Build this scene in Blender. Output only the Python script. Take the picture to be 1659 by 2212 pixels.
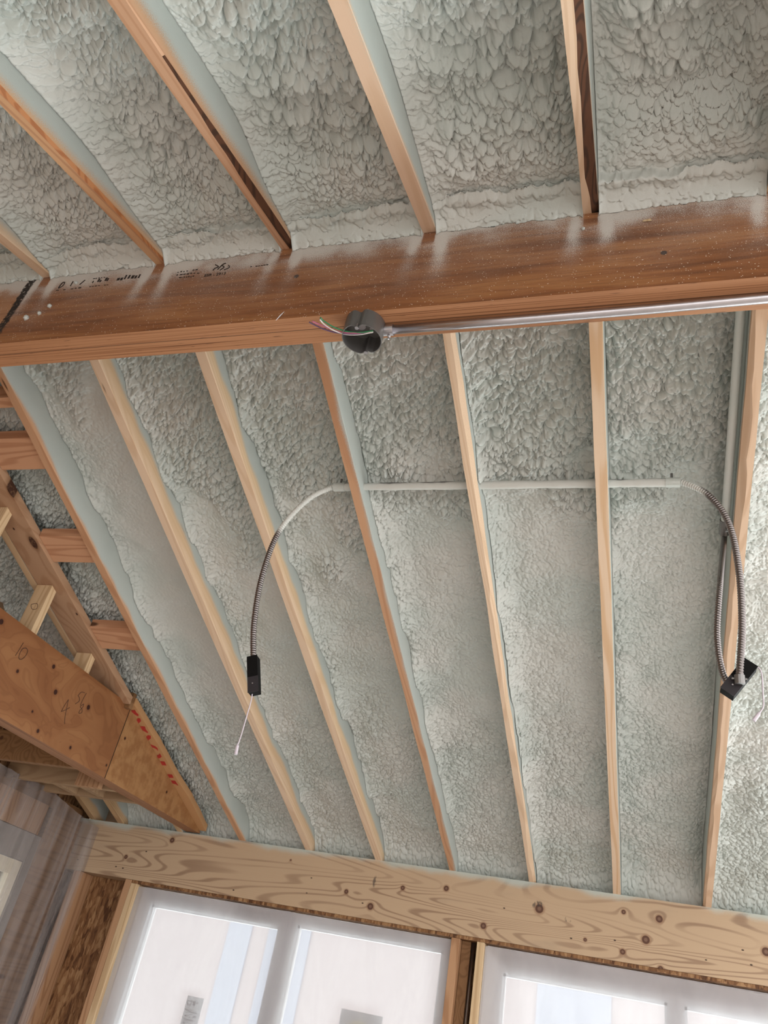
import bpy, bmesh, math, random
import numpy as np
from mathutils import Vector, Matrix, Euler
for o in list(bpy.data.objects): bpy.data.objects.remove(o)
SC = bpy.context.scene
COL = SC.collection
random.seed(4)

# ------------------------------------------------------------------ camera
EYE = np.array([0.0, 0.0, 1.55])
YAW, PITCH, ROLL, FPX = 0.3807, 0.5782, 0.2123, 1692.87
W, H = 1659.0, 2212.0
cy_, sy_, cp_, sp_ = math.cos(YAW), math.sin(YAW), math.cos(PITCH), math.sin(PITCH)
FWD = np.array([-sy_*cp_, cy_*cp_, sp_])
r0 = np.array([cy_, sy_, 0.0]); u0 = np.cross(r0, FWD)
RIGHT = math.cos(ROLL)*r0 + math.sin(ROLL)*u0
UP = -math.sin(ROLL)*r0 + math.cos(ROLL)*u0
cam = bpy.data.cameras.new('camera')
cam.sensor_fit = 'VERTICAL'; cam.sensor_height = 24.0; cam.sensor_width = 18.0
cam.lens = FPX/H*24.0
cam.clip_start = 0.05
camo = bpy.data.objects.new('camera', cam); COL.objects.link(camo)
M = Matrix.Identity(4)
for i in range(3):
    M[i][0] = RIGHT[i]; M[i][1] = UP[i]; M[i][2] = -FWD[i]; M[i][3] = EYE[i]
camo.matrix_world = M
SC.camera = camo

# ------------------------------------------------------------------ light and exposure
SKY = (1.0, 0.97, 0.95); SKY_STRENGTH = 2.75      # bright overcast sky round the house
FRONT_GLOW = (0.92, 1.0, 0.99); FRONT_GLOW_STRENGTH = 9.5   # added glow below the horizon, shining up through the front windows
EXPOSURE = 0.13
wd = bpy.data.worlds.new('sky'); SC.world = wd; wd.use_nodes = True
bg = wd.node_tree.nodes['Background']
bg.inputs['Color'].default_value = (*SKY, 1); bg.inputs['Strength'].default_value = SKY_STRENGTH
wt = wd.node_tree; wtc = wt.nodes.new('ShaderNodeTexCoord'); wsx = wt.nodes.new('ShaderNodeSeparateXYZ'); wt.links.new(wtc.outputs['Generated'], wsx.inputs[0])
def wstep(sock, a, b, rev=False):
    n = wt.nodes.new('ShaderNodeMapRange'); n.interpolation_type = 'SMOOTHSTEP'; wt.links.new(sock, n.inputs[0])
    n.inputs['From Min'].default_value = a; n.inputs['From Max'].default_value = b
    if rev: n.inputs['To Min'].default_value = 1; n.inputs['To Max'].default_value = 0
    return n.outputs[0]
wml = wt.nodes.new('ShaderNodeMath'); wml.operation = 'MULTIPLY'
wt.links.new(wstep(wsx.outputs[2], -0.10, -0.02, True), wml.inputs[0]); wt.links.new(wstep(wsx.outputs[1], 0.55, 0.75), wml.inputs[1])
wmx = wt.nodes.new('ShaderNodeMix'); wmx.data_type = 'RGBA'; wt.links.new(wml.outputs[0], wmx.inputs[0])
wmx.inputs[6].default_value = (*[c*SKY_STRENGTH for c in SKY], 1); wmx.inputs[7].default_value = (*[c*FRONT_GLOW_STRENGTH for c in FRONT_GLOW], 1)
wt.links.new(wmx.outputs[2], bg.inputs['Color']); bg.inputs['Strength'].default_value = 1.0
SC.view_settings.view_transform = 'Standard'
SC.view_settings.look = 'None'
SC.view_settings.exposure = EXPOSURE
SC.view_settings.gamma = 1.0
SC.view_settings.use_curve_mapping = False
SC.cycles.max_bounces = 10
SC.cycles.diffuse_bounces = 6
SC.cycles.transparent_max_bounces = 16

# ------------------------------------------------------------------ measured frame of the building
S = 0.4064
Z0 = 1.55
YB, ZB, WB, HB = 1.1999, 1.4437+Z0, 0.0886, 0.2906      # ridge beam: near face, underside, width, height
SL, SN = 0.328, 0.3283                                   # slopes of the two roof sides
ZF = 1.7492+Z0                                           # rafter underside at far face of the ridge beam
YH, HH = 4.3079, 0.2858                                  # header beam: near face, height
XR0 = -2.1654
XN0 = -1.7575
RW, RH = 0.038, 0.286
def FZ(y): return ZF - SL*(y-YB-WB)
def NZ(y): return ZB + HB - SN*(YB-y)
ZHT = FZ(YH)
def ray(q): return FWD + (q[0]-W/2)/FPX*RIGHT - (q[1]-H/2)/FPX*UP
def onX(q, x): v = ray(q); return EYE + v*((x-EYE[0])/v[0])
def onY(q, y): v = ray(q); return EYE + v*((y-EYE[1])/v[1])
def onZ(q, z): v = ray(q); return EYE + v*((z-EYE[2])/v[2])
def onF(q, off=0.0):
    v = ray(q); n = np.array([0, SL, 1.0]); d = FZ(0)+off
    return EYE + v*((d - n@EYE)/(n@v))

# ------------------------------------------------------------------ node helper
class NT:
    def __init__(s, name, rough=0.6, spec=0.3):
        s.m = bpy.data.materials.new(name); s.m.use_nodes = True
        s.t = s.m.node_tree; s.n = s.t.nodes
        s.b = s.n['Principled BSDF']
        s.b.inputs['Roughness'].default_value = rough
        s.b.inputs['Specular IOR Level'].default_value = spec
    def L(s, a, b): s.t.links.new(a, b)
    def put(s, sock, v):
        if isinstance(v, bpy.types.NodeSocket): s.L(v, sock)
        elif v is not None:
            if isinstance(v, (tuple, list)) and len(v) == 3 and sock.type == 'RGBA': v = (*v, 1)
            sock.default_value = v
    def N(s, typ, **kw):
        n = s.n.new(typ)
        for k, v in kw.items(): setattr(n, k, v)
        return n
    def pos(s): return s.N('ShaderNodeNewGeometry').outputs['Position']
    def obj(s): return s.N('ShaderNodeTexCoord').outputs['Object']
    def uv(s): return s.N('ShaderNodeTexCoord').outputs['UV']
    def attr(s, name): return s.N('ShaderNodeAttribute', attribute_name=name).outputs['Fac']
    def sep(s, v):
        n = s.N('ShaderNodeSeparateXYZ'); s.L(v, n.inputs[0]); return n.outputs
    def comb(s, x=0, y=0, z=0):
        n = s.N('ShaderNodeCombineXYZ')
        for i, v in enumerate((x, y, z)): s.put(n.inputs[i], v)
        return n.outputs[0]
    def scale(s, v, sc, off=(0, 0, 0)):
        n = s.N('ShaderNodeMapping'); s.L(v, n.inputs[0])
        n.inputs['Scale'].default_value = sc; n.inputs['Location'].default_value = off
        return n.outputs[0]
    def m_(s, op, a, b=None, c=None, clamp=False):
        n = s.N('ShaderNodeMath', operation=op); n.use_clamp = clamp
        s.put(n.inputs[0], a); s.put(n.inputs[1], b)
        if c is not None: s.put(n.inputs[2], c)
        return n.outputs[0]
    def add(s, a, b): return s.m_('ADD', a, b)
    def sub(s, a, b): return s.m_('SUBTRACT', a, b)
    def mul(s, a, b): return s.m_('MULTIPLY', a, b)
    def step(s, v, a, b, lo=0.0, hi=1.0):
        n = s.N('ShaderNodeMapRange', interpolation_type='SMOOTHSTEP')
        s.put(n.inputs['Value'], v)
        rev = (not isinstance(a, bpy.types.NodeSocket)) and (not isinstance(b, bpy.types.NodeSocket)) and a > b
        if rev: a, b, lo, hi = b, a, hi, lo
        s.put(n.inputs['From Min'], a); s.put(n.inputs['From Max'], b)
        n.inputs['To Min'].default_value = lo; n.inputs['To Max'].default_value = hi
        return n.outputs[0]
    def noise(s, v, scale, detail=2.0, rough=0.5, dist=0.0):
        n = s.N('ShaderNodeTexNoise'); s.put(n.inputs['Vector'], v)
        n.inputs['Scale'].default_value = scale; n.inputs['Detail'].default_value = detail
        n.inputs['Roughness'].default_value = rough; n.inputs['Distortion'].default_value = dist
        return n.outputs['Fac']
    def voro(s, v, scale, out='Distance', feat='F1'):
        n = s.N('ShaderNodeTexVoronoi', feature=feat); s.put(n.inputs['Vector'], v)
        n.inputs['Scale'].default_value = scale
        return n.outputs[out]
    def mix(s, f, a, b):
        n = s.N('ShaderNodeMix', data_type='RGBA')
        s.put(n.inputs[0], f); s.put(n.inputs[6], a); s.put(n.inputs[7], b)
        return n.outputs[2]
    def ramp(s, f, stops):
        n = s.N('ShaderNodeValToRGB'); s.L(f, n.inputs[0]); e = n.color_ramp.elements
        while len(e) < len(stops): e.new(0.5)
        for el, (p, c) in zip(e, stops): el.position = p; el.color = (*c, 1) if len(c) == 3 else c
        return n.outputs[0]
    def bump(s, h, strength=0.3, dist=0.002):
        n = s.N('ShaderNodeBump'); n.inputs['Strength'].default_value = strength
        n.inputs['Distance'].default_value = dist
        s.L(h, n.inputs['Height']); s.L(n.outputs[0], s.b.inputs['Normal'])
    def col(s, c): s.put(s.b.inputs['Base Color'], c); return s.m

def sr(r, g, b):   # sRGB 0..255 -> linear
    f = lambda c: (c/255/12.92) if c/255 <= 0.04045 else ((c/255+0.055)/1.055)**2.4
    return (f(r), f(g), f(b))

# ------------------------------------------------------------------ materials
FOAM = (0.600, 0.655, 0.610)
def foam_material():
    k = NT('spray_foam', 0.36, 0.5)
    p = k.pos()
    n1 = k.noise(p, 3.0, 3); n2 = k.noise(p, 300, 2)
    c = k.mix(k.step(n1, 0.35, 0.65), (0.500, 0.548, 0.520), (0.565, 0.585, 0.555))
    k.bump(k.noise(p, 420, 3, 0.6), 0.35, 0.0015)
    return k.col(c)
def wood_graph(k, light, dark, vec, along=0, freq=1.0, fine=True):
    """flat sawn softwood: contour lines of a stretched noise; `along` is the grain axis of vec."""
    sc = [7.0*freq]*3; sc[along] = 0.55*freq
    v = k.scale(vec, tuple(sc))
    f = k.noise(v, 1.0, 1.5, 0.45)
    rings = k.m_('SINE', k.mul(f, 95.0))
    r = k.step(rings, -0.2, 1.0)
    sc2 = [260.0]*3; sc2[along] = 5.0
    fi = k.noise(k.scale(vec, tuple(sc2)), 1.0, 2)
    t = k.add(k.mul(r, 0.55), k.mul(fi, 0.45))
    return k.mix(k.step(t, 0.15, 0.95), light, dark)
def rafter_material(name, light, dark, t0, amp=0.03, soft=0.012, tan=0.045, tancol=(0.62, 0.43, 0.25), speck=0.012, seed=0.0):
    """sawn rafter with overspray climbing its sides. attribute s = distance up the side from the bottom arris (m)"""
    k = NT(name, 0.62, 0.25)
    uv = k.uv()
    c = wood_graph(k, light, dark, k.scale(uv, (1, 1, 1), (seed, seed*0.7, 0)), 0, 1.0)
    # small knots
    kv = k.voro(k.scale(uv, (1.6, 9.0, 1), (seed*3.1, seed, 0)), 1.0)
    c = k.mix(k.step(kv, 0.06, 0.03), c, (0.10, 0.045, 0.02))
    s = k.attr('s')
    u = k.sep(uv)[0]
    low = k.noise(k.comb(k.add(u, seed*5), 0, 0), 3.2, 2)
    hi = k.noise(uv, 900, 1)
    s2 = k.add(k.add(s, k.mul(k.sub(low, 0.5), amp*2.4)), k.add(k.mul(k.sub(hi, 0.5), speck*4), k.mul(k.sub(k.noise(uv, 350, 2), 0.5), speck*2)))
    c = k.mix(k.mul(k.step(s2, t0-tan, t0), 0.7), c, tancol)
    mask = k.step(s2, t0-soft*0.55, t0+soft*0.75)
    fc = k.mix(k.noise(uv, 6.0), (0.41, 0.465, 0.445), (0.47, 0.505, 0.48))
    c = k.mix(mask, c, fc)
    k.bump(k.add(k.mul(k.noise(uv, 260, 3, 0.6), k.add(0.15, mask)), k.mul(k.noise(k.scale(uv, (40, 400, 1)), 1.0, 2), 0.2)), 0.35, 0.0016)
    return k.col(c)
def plain_wood(name, light, dark, along=0, freq=1.0, rough=0.62):
    k = NT(name, rough, 0.25)
    p = k.pos()
    c = wood_graph(k, light, dark, p, along, freq)
    sc = [7.0]*3; sc[along] = 2.2
    kv = k.voro(k.scale(p, tuple(sc)), 1.0)
    c = k.mix(k.step(kv, 0.10, 0.05), c, (0.09, 0.04, 0.02))
    return k.col(c)
def knots_mask(k, a, b, knots):
    d = None
    for (ka, kb, r) in knots:
        n = k.m_('SQRT', k.add(k.m_('POWER', k.mul(k.sub(a, ka), 1/r), 2.0), k.m_('POWER', k.mul(k.sub(b, kb), 1/r), 2.0)))
        d = n if d is None else k.m_('MINIMUM', d, n)
    return d
def ridge_material():
    k = NT('ridge_beam_face', 0.5, 0.3)
    p = k.pos(); x, y, z = k.sep(p)
    g = k.noise(k.scale(p, (2.2, 30, 26)), 1.0, 4, 0.6, 0.6)
    c = k.ramp(g, [(0.30, (0.135, 0.047, 0.015)), (0.48, (0.245, 0.092, 0.030)), (0.62, (0.33, 0.142, 0.050)), (0.75, (0.21, 0.074, 0.023))])
    f = k.noise(k.scale(p, (6, 200, 200)), 1.0, 2)
    c = k.mix(k.mul(k.step(f, 0.4, 0.8), 0.45), c, (0.10, 0.036, 0.014))
    # lighter sheet left of the black painted joint
    jx = k.add(k.mul(k.sub(z, ZB), 0.02), -1.800)
    wob = k.mul(k.sub(k.noise(k.scale(p, (60, 60, 60)), 1.0, 3), 0.5), 0.022)
    xj = k.add(k.sub(x, jx), wob)
    c = k.mix(k.step(xj, -0.012, -0.014), c, k.mix(k.step(g, 0.35, 0.65), (0.30, 0.13, 0.05), (0.40, 0.19, 0.08)))
    kd = knots_mask(k, x, z, [tuple(onY(q, YB)[[0, 2]])+(r,) for q, r in (((640, 597), .008), ((1434, 546), .008))])
    c = k.mix(k.step(kd, 1.1, 0.7), c, (0.03, 0.012, 0.008))
    # overspray: dense along the top and in two fans beside each rafter end
    top = k.sub(ZB+HB, z)
    fr = k.mul(k.sub(k.m_('FRACT', k.mul(k.add(x, -XN0+10*S-0.019+S/2), 1/S)), 0.5), S)   # signed distance to nearest rafter axis
    af = k.m_('ABSOLUTE', fr)
    fan = k.mul(k.step(k.m_('ABSOLUTE', k.sub(af, k.add(0.034, k.mul(top, 0.05)))), k.add(0.016, k.mul(top, 0.16)), 0.0), k.step(top, 0.26, 0.0))
    clear = k.mul(k.step(af, 0.019, 0.014), k.step(top, 0.06, 0.03))
    edge = k.mul(k.step(top, 0.11, -0.015), k.step(k.noise(k.scale(p, (5, 5, 5), (4, 0, 0)), 1.0, 2), 0.25, 0.7, 0.35, 1.0))
    dens = k.add(k.add(k.mul(fan, 0.50), k.mul(edge, 0.80)), k.mul(k.step(top, 0.36, 0.0), 0.24))
    cloud = k.noise(p, 9.0, 3)
    dens = k.mul(k.mul(dens, k.step(cloud, 0.2, 0.7, 0.4, 1.15)), k.sub(1.0, k.mul(clear, 0.8)))
    sp = k.noise(p, 520, 2, 0.7)
    th = k.sub(0.70, k.mul(dens, 0.50))
    mask = k.step(sp, th, k.add(th, 0.10))
    c = k.mix(k.mul(dens, k.step(k.noise(p, 210, 2, 0.7), 0.2, 0.8, 0.25, 0.85)), c, (0.56, 0.54, 0.51))
    c = k.mix(k.mul(mask, 0.85), c, (0.62, 0.60, 0.56))
    # separate bright flecks
    v = k.voro(p, 140)
    pick = k.m_('GREATER_THAN', k.noise(p, 40, 1), 0.46)
    c = k.mix(k.mul(k.step(v, 0.17, 0.10), pick), c, (0.75, 0.68, 0.58))
    # black paint stripe at the joint
    c = k.mix(k.mul(k.step(k.m_('ABSOLUTE', xj), 0.017, 0.010), k.step(k.noise(p, 120, 3), 0.30, 0.45)), c, (0.022, 0.016, 0.014))
    k.bump(k.noise(k.scale(p, (20, 250, 250)), 1.0, 3), 0.2, 0.001)
    return k.col(c)
def ply_edge_material(name='laminated_edge', tone=1.0, axis='y'):
    k = NT(name, 0.6, 0.25)
    p = k.pos()
    sc = (1.2, 330, 0) if axis == 'y' else (330, 1.2, 330)
    g = k.noise(k.scale(p, sc), 1.0, 3, 0.6)
    c = k.ramp(g, [(0.33, tuple(tone*v for v in (0.13, 0.05, 0.022))), (0.42, tuple(tone*v for v in (0.30, 0.135, 0.062))), (0.56, tuple(tone*v for v in (0.42, 0.21, 0.105))), (0.7, tuple(tone*v for v in (0.36, 0.17, 0.08)))])
    g2 = k.noise(k.scale(p, (14, 260, 0) if axis == 'y' else (260, 14, 260)), 1.0, 2)
    c = k.mix(k.step(g2, 0.67, 0.76), c, (0.05, 0.02, 0.012))
    if axis == 'y': c = k.mix(k.mul(k.step(k.m_('ABSOLUTE', k.sub(k.sep(p)[1], YB+WB*0.47)), 0.0016, 0.0006), 0.8), c, (0.04, 0.016, 0.01))
    return k.col(c)
def side_beam_material():
    k = NT('veneer_face', 0.5, 0.3)
    p = k.pos(); x, y, z = k.sep(p)
    f = k.noise(k.scale(p, (1, 2.6, 5.0)), 1.0, 2, 0.5, 1.2)
    rings = k.step(k.m_('SINE', k.mul(f, 60)), 0.55, 1.0)
    c = k.mix(k.step(f, 0.35, 0.65), (0.29, 0.135, 0.056), (0.215, 0.088, 0.034))
    c = k.mix(k.mul(rings, 0.28), c, (0.15, 0.055, 0.02))
    c = k.mix(k.step(y, 3.288, 3.292), c, k.mix(k.step(k.noise(p, 22, 4), 0.35, 0.65), (0.34, 0.18, 0.075), (0.26, 0.122, 0.047)))
    c = k.mix(k.step(k.m_('ABSOLUTE', k.sub(y, 3.29)), 0.0035, 0.002), c, (0.012, 0.007, 0.005))
    top = k.sub(1.127+Z0, z)
    c = k.mix(k.mul(k.step(k.add(top, k.mul(k.noise(p, 8, 2), 0.03)), 0.05, 0.0), 0.6), c, (0.19, 0.07, 0.022))
    kd = knots_mask(k, y, z, [tuple(onX(q, XLVL)[[1, 2]])+(r,) for q, r in (((116, 1440), .010), ((120, 1495), .012), ((191, 1528), .012), ((82, 1579), .009), ((152, 1615), .008), ((270, 1595), .007), ((360, 1711), .007), ((70, 1537), .006), ((3, 1343), .012), ((230, 1653), .006), ((38, 1450), .008))])
    c = k.mix(k.step(kd, 2.2, 1.0), c, k.mix(0.5, c, (0.16, 0.055, 0.02)))
    c = k.mix(k.step(kd, 1.1, 0.8), c, (0.035, 0.010, 0.006))
    return k.col(c)
def header_material():
    k = NT('header_wood', 0.6, 0.25)
    p = k.pos(); x, y, z = k.sep(p)
    kn = [tuple(onY(q, YH)[[0, 2]])+(r,) for q, r in (((372, 1815), .014), ((272, 1851), .011), ((748, 1926), .011), ((800, 1958), .016), ((870, 1918), .011), ((964, 1919), .013), ((1044, 2000), .014), ((1165, 1963), .020), ((1347, 1970), .010), ((1424, 1985), .016), ((1395, 2030), .018), ((1345, 2056), .012), ((1264, 2030), .008), ((1427, 2093), .012), ((1655, 2056), .018), ((628, 1858), .005))]
    kd = knots_mask(k, x, z, kn)
    v = k.scale(p, (0.55, 4.0, 5.0))
    f = k.add(k.noise(v, 1.0, 1.2, 0.4, 0.35), k.mul(k.m_('EXPONENT', k.mul(kd, -0.6)), 0.05))
    rings = k.step(k.m_('SINE', k.mul(f, 175)), 0.25, 1.0)
    fine = k.noise(k.scale(p, (4, 200, 240)), 1.0, 2)
    t = k.add(k.mul(k.mul(rings, k.step(k.noise(k.scale(p, (1.2, 1, 7)), 1.0, 2), 0.3, 0.65, 0.15, 1.0)), 0.8), k.mul(fine, 0.3))
    c = k.mix(k.step(t, 0.05, 1.25), (0.50, 0.365, 0.24), (0.28, 0.18, 0.115))
    c = k.mix(k.step(k.noise(k.scale(p, (2, 2, 9)), 1.0, 3), 0.6, 0.75, 0, 0.3), c, (0.27, 0.22, 0.17))
    c = k.mix(k.step(kd, 1.7, 1.0, 0, 0.6), c, (0.25, 0.13, 0.07))
    c = k.mix(k.step(kd, 1.05, 0.9), c, (0.105, 0.05, 0.032))
    c = k.mix(k.step(kd, 0.55, 0.35), c, (0.19, 0.11, 0.075))
    # nail and pitch dots
    vd = k.voro(k.scale(p, (9, 1, 16)), 1.0)
    c = k.mix(k.step(vd, 0.065, 0.04), c, (0.05, 0.03, 0.02))
    # dark roller smudges
    for q, w_, h_ in (((1165, 1955), .05, .02), ((1225, 1985), .03, .015), ((810, 1905), .015, .03)):
        a = onY(q, YH)
        dd = k.add(k.m_('POWER', k.mul(k.sub(x, a[0]), 1/w_), 2.0), k.m_('POWER', k.mul(k.sub(z, a[2]), 1/h_), 2.0))
        c = k.mix(k.mul(k.step(dd, 1.2, 0.2), k.step(k.noise(k.scale(p, (60, 60, 25)), 1.0, 2), 0.5, 0.62, 0, 0.75)), c, (0.06, 0.05, 0.045))
    # thin overspray along the top edge
    top = k.sub(ZHT, z)
    s2 = k.add(top, k.add(k.mul(k.sub(k.noise(k.scale(p, (5, 1, 1)), 1.0, 2), 0.5), 0.10), k.mul(k.sub(k.noise(p, 700, 1), 0.5), 0.03)))
    c = k.mix(k.step(s2, 0.028, -0.01, 0, 0.8), c, (0.47, 0.55, 0.52))
    return k.col(c)
def osb_material():
    k = NT('oriented_strand_board', 0.6, 0.25)
    p = k.pos()
    a = k.voro(k.scale(p, (55, 58, 15)), 1.0, 'Color'); b = k.voro(k.scale(p, (90, 80, 26), (3, 1, 2)), 1.0, 'Color')
    ha = k.sep(a)[0]; hb = k.sep(b)[1]
    t = k.add(k.mul(ha, 0.55), k.mul(hb, 0.45))
    fi = k.noise(k.scale(p, (160, 160, 30)), 1.0, 3)
    t = k.add(t, k.mul(k.sub(fi, 0.5), 0.5))
    c = k.ramp(t, [(0.15, (0.09, 0.038, 0.016)), (0.4, (0.185, 0.088, 0.038)), (0.62, (0.25, 0.13, 0.058)), (0.9, (0.37, 0.22, 0.11))])
    return k.col(c)
def simple(name, c, rough=0.5, metal=0.0, spec=0.5):
    k = NT(name, rough, spec); k.b.inputs['Metallic'].default_value = metal
    n = k.noise(k.pos(), 40, 3)
    return k.col(k.mix(n, tuple(v*0.85 for v in c), tuple(min(1, v*1.12) for v in c)))
def film_material(name, haze=0.5, tint=(0.86, 0.84, 0.87), clear=0.97, vary=0.12, transl=0.3, wr=(9, 9, 3), strength=0.5):
    k = NT(name, 0.25, 0.5)
    p = k.pos()
    tr = k.N('ShaderNodeBsdfTransparent'); tr.inputs[0].default_value = (clear, clear, clear*1.01, 1)
    df = k.N('ShaderNodeBsdfDiffuse'); df.inputs[0].default_value = (*tint, 1)
    tl = k.N('ShaderNodeBsdfTranslucent'); tl.inputs[0].default_value = (*tint, 1)
    gl = k.N('ShaderNodeBsdfGlossy'); gl.inputs['Roughness'].default_value = 0.18
    bmp = k.N('ShaderNodeBump'); bmp.inputs['Strength'].default_value = strength; bmp.inputs['Distance'].default_value = 0.004
    k.L(k.noise(k.scale(p, wr), 1.0, 2, 0.5, 0.8), bmp.inputs['Height'])
    for n in (df, gl): k.L(bmp.outputs[0], n.inputs['Normal'])
    m1 = k.N('ShaderNodeMixShader'); m1.inputs[0].default_value = transl
    k.L(df.outputs[0], m1.inputs[1]); k.L(tl.outputs[0], m1.inputs[2])
    m2 = k.N('ShaderNodeMixShader')
    k.put(m2.inputs[0], k.step(k.noise(k.scale(p, tuple(0.6*v for v in wr)), 1.0, 3, 0.5, 0.6), 0.3, 0.75, haze*(1-vary), min(1, haze*(1+vary))))
    k.L(tr.outputs[0], m2.inputs[1]); k.L(m1.outputs[0], m2.inputs[2])
    m3 = k.N('ShaderNodeMixShader'); fr = k.N('ShaderNodeFresnel'); fr.inputs[0].default_value = 1.35
    k.L(bmp.outputs[0], fr.inputs['Normal'])
    k.L(fr.outputs[0], m3.inputs[0]); k.L(m2.outputs[0], m3.inputs[1]); k.L(gl.outputs[0], m3.inputs[2])
    k.L(m3.outputs[0], k.n['Material Output'].inputs[0])
    return k.m
def glass_material():
    k = NT('window_glass', 0.02, 0.5)
    tr = k.N('ShaderNodeBsdfTransparent'); tr.inputs[0].default_value = (0.93, 0.95, 0.95, 1)
    gl = k.N('ShaderNodeBsdfGlossy'); gl.inputs['Roughness'].default_value = 0.02
    lw = k.N('ShaderNodeFresnel'); lw.inputs[0].default_value = 1.45
    mx = k.N('ShaderNodeMixShader'); k.L(lw.outputs[0], mx.inputs[0]); k.L(tr.outputs[0], mx.inputs[1]); k.L(gl.outputs[0], mx.inputs[2])
    k.L(mx.outputs[0], k.n['Material Output'].inputs[0])
    return k.m
XLVL = -2.43
MAT = {}
MAT['foam'] = foam_material()
MAT['ridge'] = ridge_material()
MAT['ply'] = ply_edge_material()
MAT['ply_side'] = ply_edge_material('laminated_edge_dark', 0.8, 'x')
MAT['veneer'] = side_beam_material()
MAT['header'] = header_material()
MAT['osb'] = osb_material()
MAT['stud'] = plain_wood('stud_wood', (0.46, 0.27, 0.15), (0.33, 0.175, 0.09), 2)
MAT['stud_pale'] = plain_wood('cripple_wood', (0.62, 0.46, 0.28), (0.50, 0.34, 0.19), 2)
def plate_material():
    k = NT('plate_wood', 0.6, 0.25); p = k.pos(); x, y, z = k.sep(p)
    c = wood_graph(k, (0.41, 0.25, 0.15), (0.345, 0.195, 0.11), p, 1, 0.8)
    kd = None
    for q, ra, rb_ in (((72, 1172), .016, .032), ((24, 1062), .013, .030), ((30, 1142), .004, .006), ((166, 1326), .004, .007)):
        a = onF(q); n = k.m_('SQRT', k.add(k.m_('POWER', k.mul(k.sub(x, a[0]), 1/ra), 2.0), k.m_('POWER', k.mul(k.sub(y, a[1]), 1/rb_), 2.0)))
        kd = n if kd is None else k.m_('MINIMUM', kd, n)
    c = k.mix(k.step(kd, 1.9, 1.0, 0, .5), c, (0.17, 0.075, 0.03))
    c = k.mix(k.mul(k.step(kd, 1.1, 0.85), k.step(k.noise(p, 90, 3), 0.3, 0.5, 0.6, 1)), c, (0.055, 0.022, 0.012))
    return k.col(c)
MAT['plate'] = plate_material()
MAT['block'] = plain_wood('blocking_wood', (0.56, 0.31, 0.18), (0.42, 0.205, 0.11), 0)
MAT['joist'] = plain_wood('joist_wood', (0.38, 0.255, 0.15), (0.315, 0.20, 0.115), 0)
MAT['brownboard'] = plain_wood('dark_brown_wood', (0.25, 0.135, 0.062), (0.19, 0.097, 0.042), 1)
MAT['bark'] = plain_wood('bark_edge', (0.085, 0.036, 0.018), (0.038, 0.018, 0.010), 1, 1.6, 0.85)
MAT['redwane'] = plain_wood('reddish_worn_arris', (0.42, 0.185, 0.075), (0.30, 0.11, 0.04), 1, 2.0)
MAT['steel'] = simple('galvanised_steel', (0.50, 0.48, 0.50), 0.34, 1.0)
MAT['steel_dull'] = simple('cast_steel', (0.21, 0.205, 0.20), 0.42, 0.8)
MAT['flexsteel'] = simple('flexible_steel', (0.22, 0.20, 0.195), 0.28, 1.0)
MAT['black'] = simple('black_metal', (0.006, 0.006, 0.006), 0.75, 0.0, 0.1)
MAT['greyplastic'] = simple('grey_lid', (0.03, 0.027, 0.03), 0.6, 0.0, 0.2)
MAT['cable'] = simple('pale_lilac_cable', (0.55, 0.50, 0.56), 0.45)
MAT['vinyl'] = simple('white_vinyl', (0.80, 0.79, 0.80), 0.4)
MAT['greyvinyl'] = simple('grey_vinyl', (0.30, 0.28, 0.265), 0.5)
MAT['cream'] = simple('cream_sash', (0.80, 0.73, 0.58), 0.5)
MAT['film'] = film_material('plastic_film', 0.38, (0.90, 0.875, 0.905), 0.64, 0.10, 0.26)
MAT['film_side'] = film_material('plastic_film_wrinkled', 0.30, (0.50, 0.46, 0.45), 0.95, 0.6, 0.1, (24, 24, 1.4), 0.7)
MAT['glass'] = glass_material()
MAT['concrete'] = simple('subfloor_boards', (0.45, 0.41, 0.375), 0.8)
MAT['deck'] = simple('roof_sheathing', (0.35, 0.25, 0.16), 0.8)
MAT['redink'] = simple('red_stencil_ink', (0.42, 0.028, 0.022), 0.6)
MAT['pencil'] = simple('pencil_marks', (0.06, 0.025, 0.015), 0.8)
MAT['ink'] = simple('black_stamp_ink', (0.025, 0.015, 0.012), 0.7)
MAT['label'] = simple('grey_paper_label', (0.62, 0.61, 0.62), 0.6)
MAT['labelink'] = simple('label_print', (0.10, 0.09, 0.10), 0.6)
MAT['labelcream'] = simple('cream_print', (0.72, 0.66, 0.45), 0.6)
for nm, c in (('green', (0.02, 0.16, 0.06)), ('olive', (0.13, 0.20, 0.06)), ('purple', (0.10, 0.045, 0.11)), ('pink', (0.42, 0.12, 0.20)), ('white', (0.62, 0.58, 0.55))):
    MAT['w_'+nm] = simple(nm+'_insulation', c, 0.35)

# ------------------------------------------------------------------ object helpers
def link(name, me, mat=None, parent=None, origin=None, smooth=False):
    if mat is not None:
        for m in (mat if isinstance(mat, (list, tuple)) else [mat]): me.materials.append(m)
    n = len(me.vertices)
    co = np.empty(n*3); me.vertices.foreach_get('co', co); co = co.reshape(-1, 3)
    if origin is None:
        lo, hi = co.min(0), co.max(0); origin = np.array([(lo[0]+hi[0])/2, (lo[1]+hi[1])/2, lo[2]])
    origin = np.asarray(origin, float)
    po = np.array(parent['_o']) if parent is not None else np.zeros(3)
    co -= origin; me.vertices.foreach_set('co', co.ravel()); me.update()
    if smooth: me.polygons.foreach_set('use_smooth', np.ones(len(me.polygons), bool))
    o = bpy.data.objects.new(name, me); COL.objects.link(o)
    o['_o'] = [float(v) for v in origin]
    if parent is not None: o.parent = parent
    o.location = tuple(origin-po)
    return o
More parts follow.
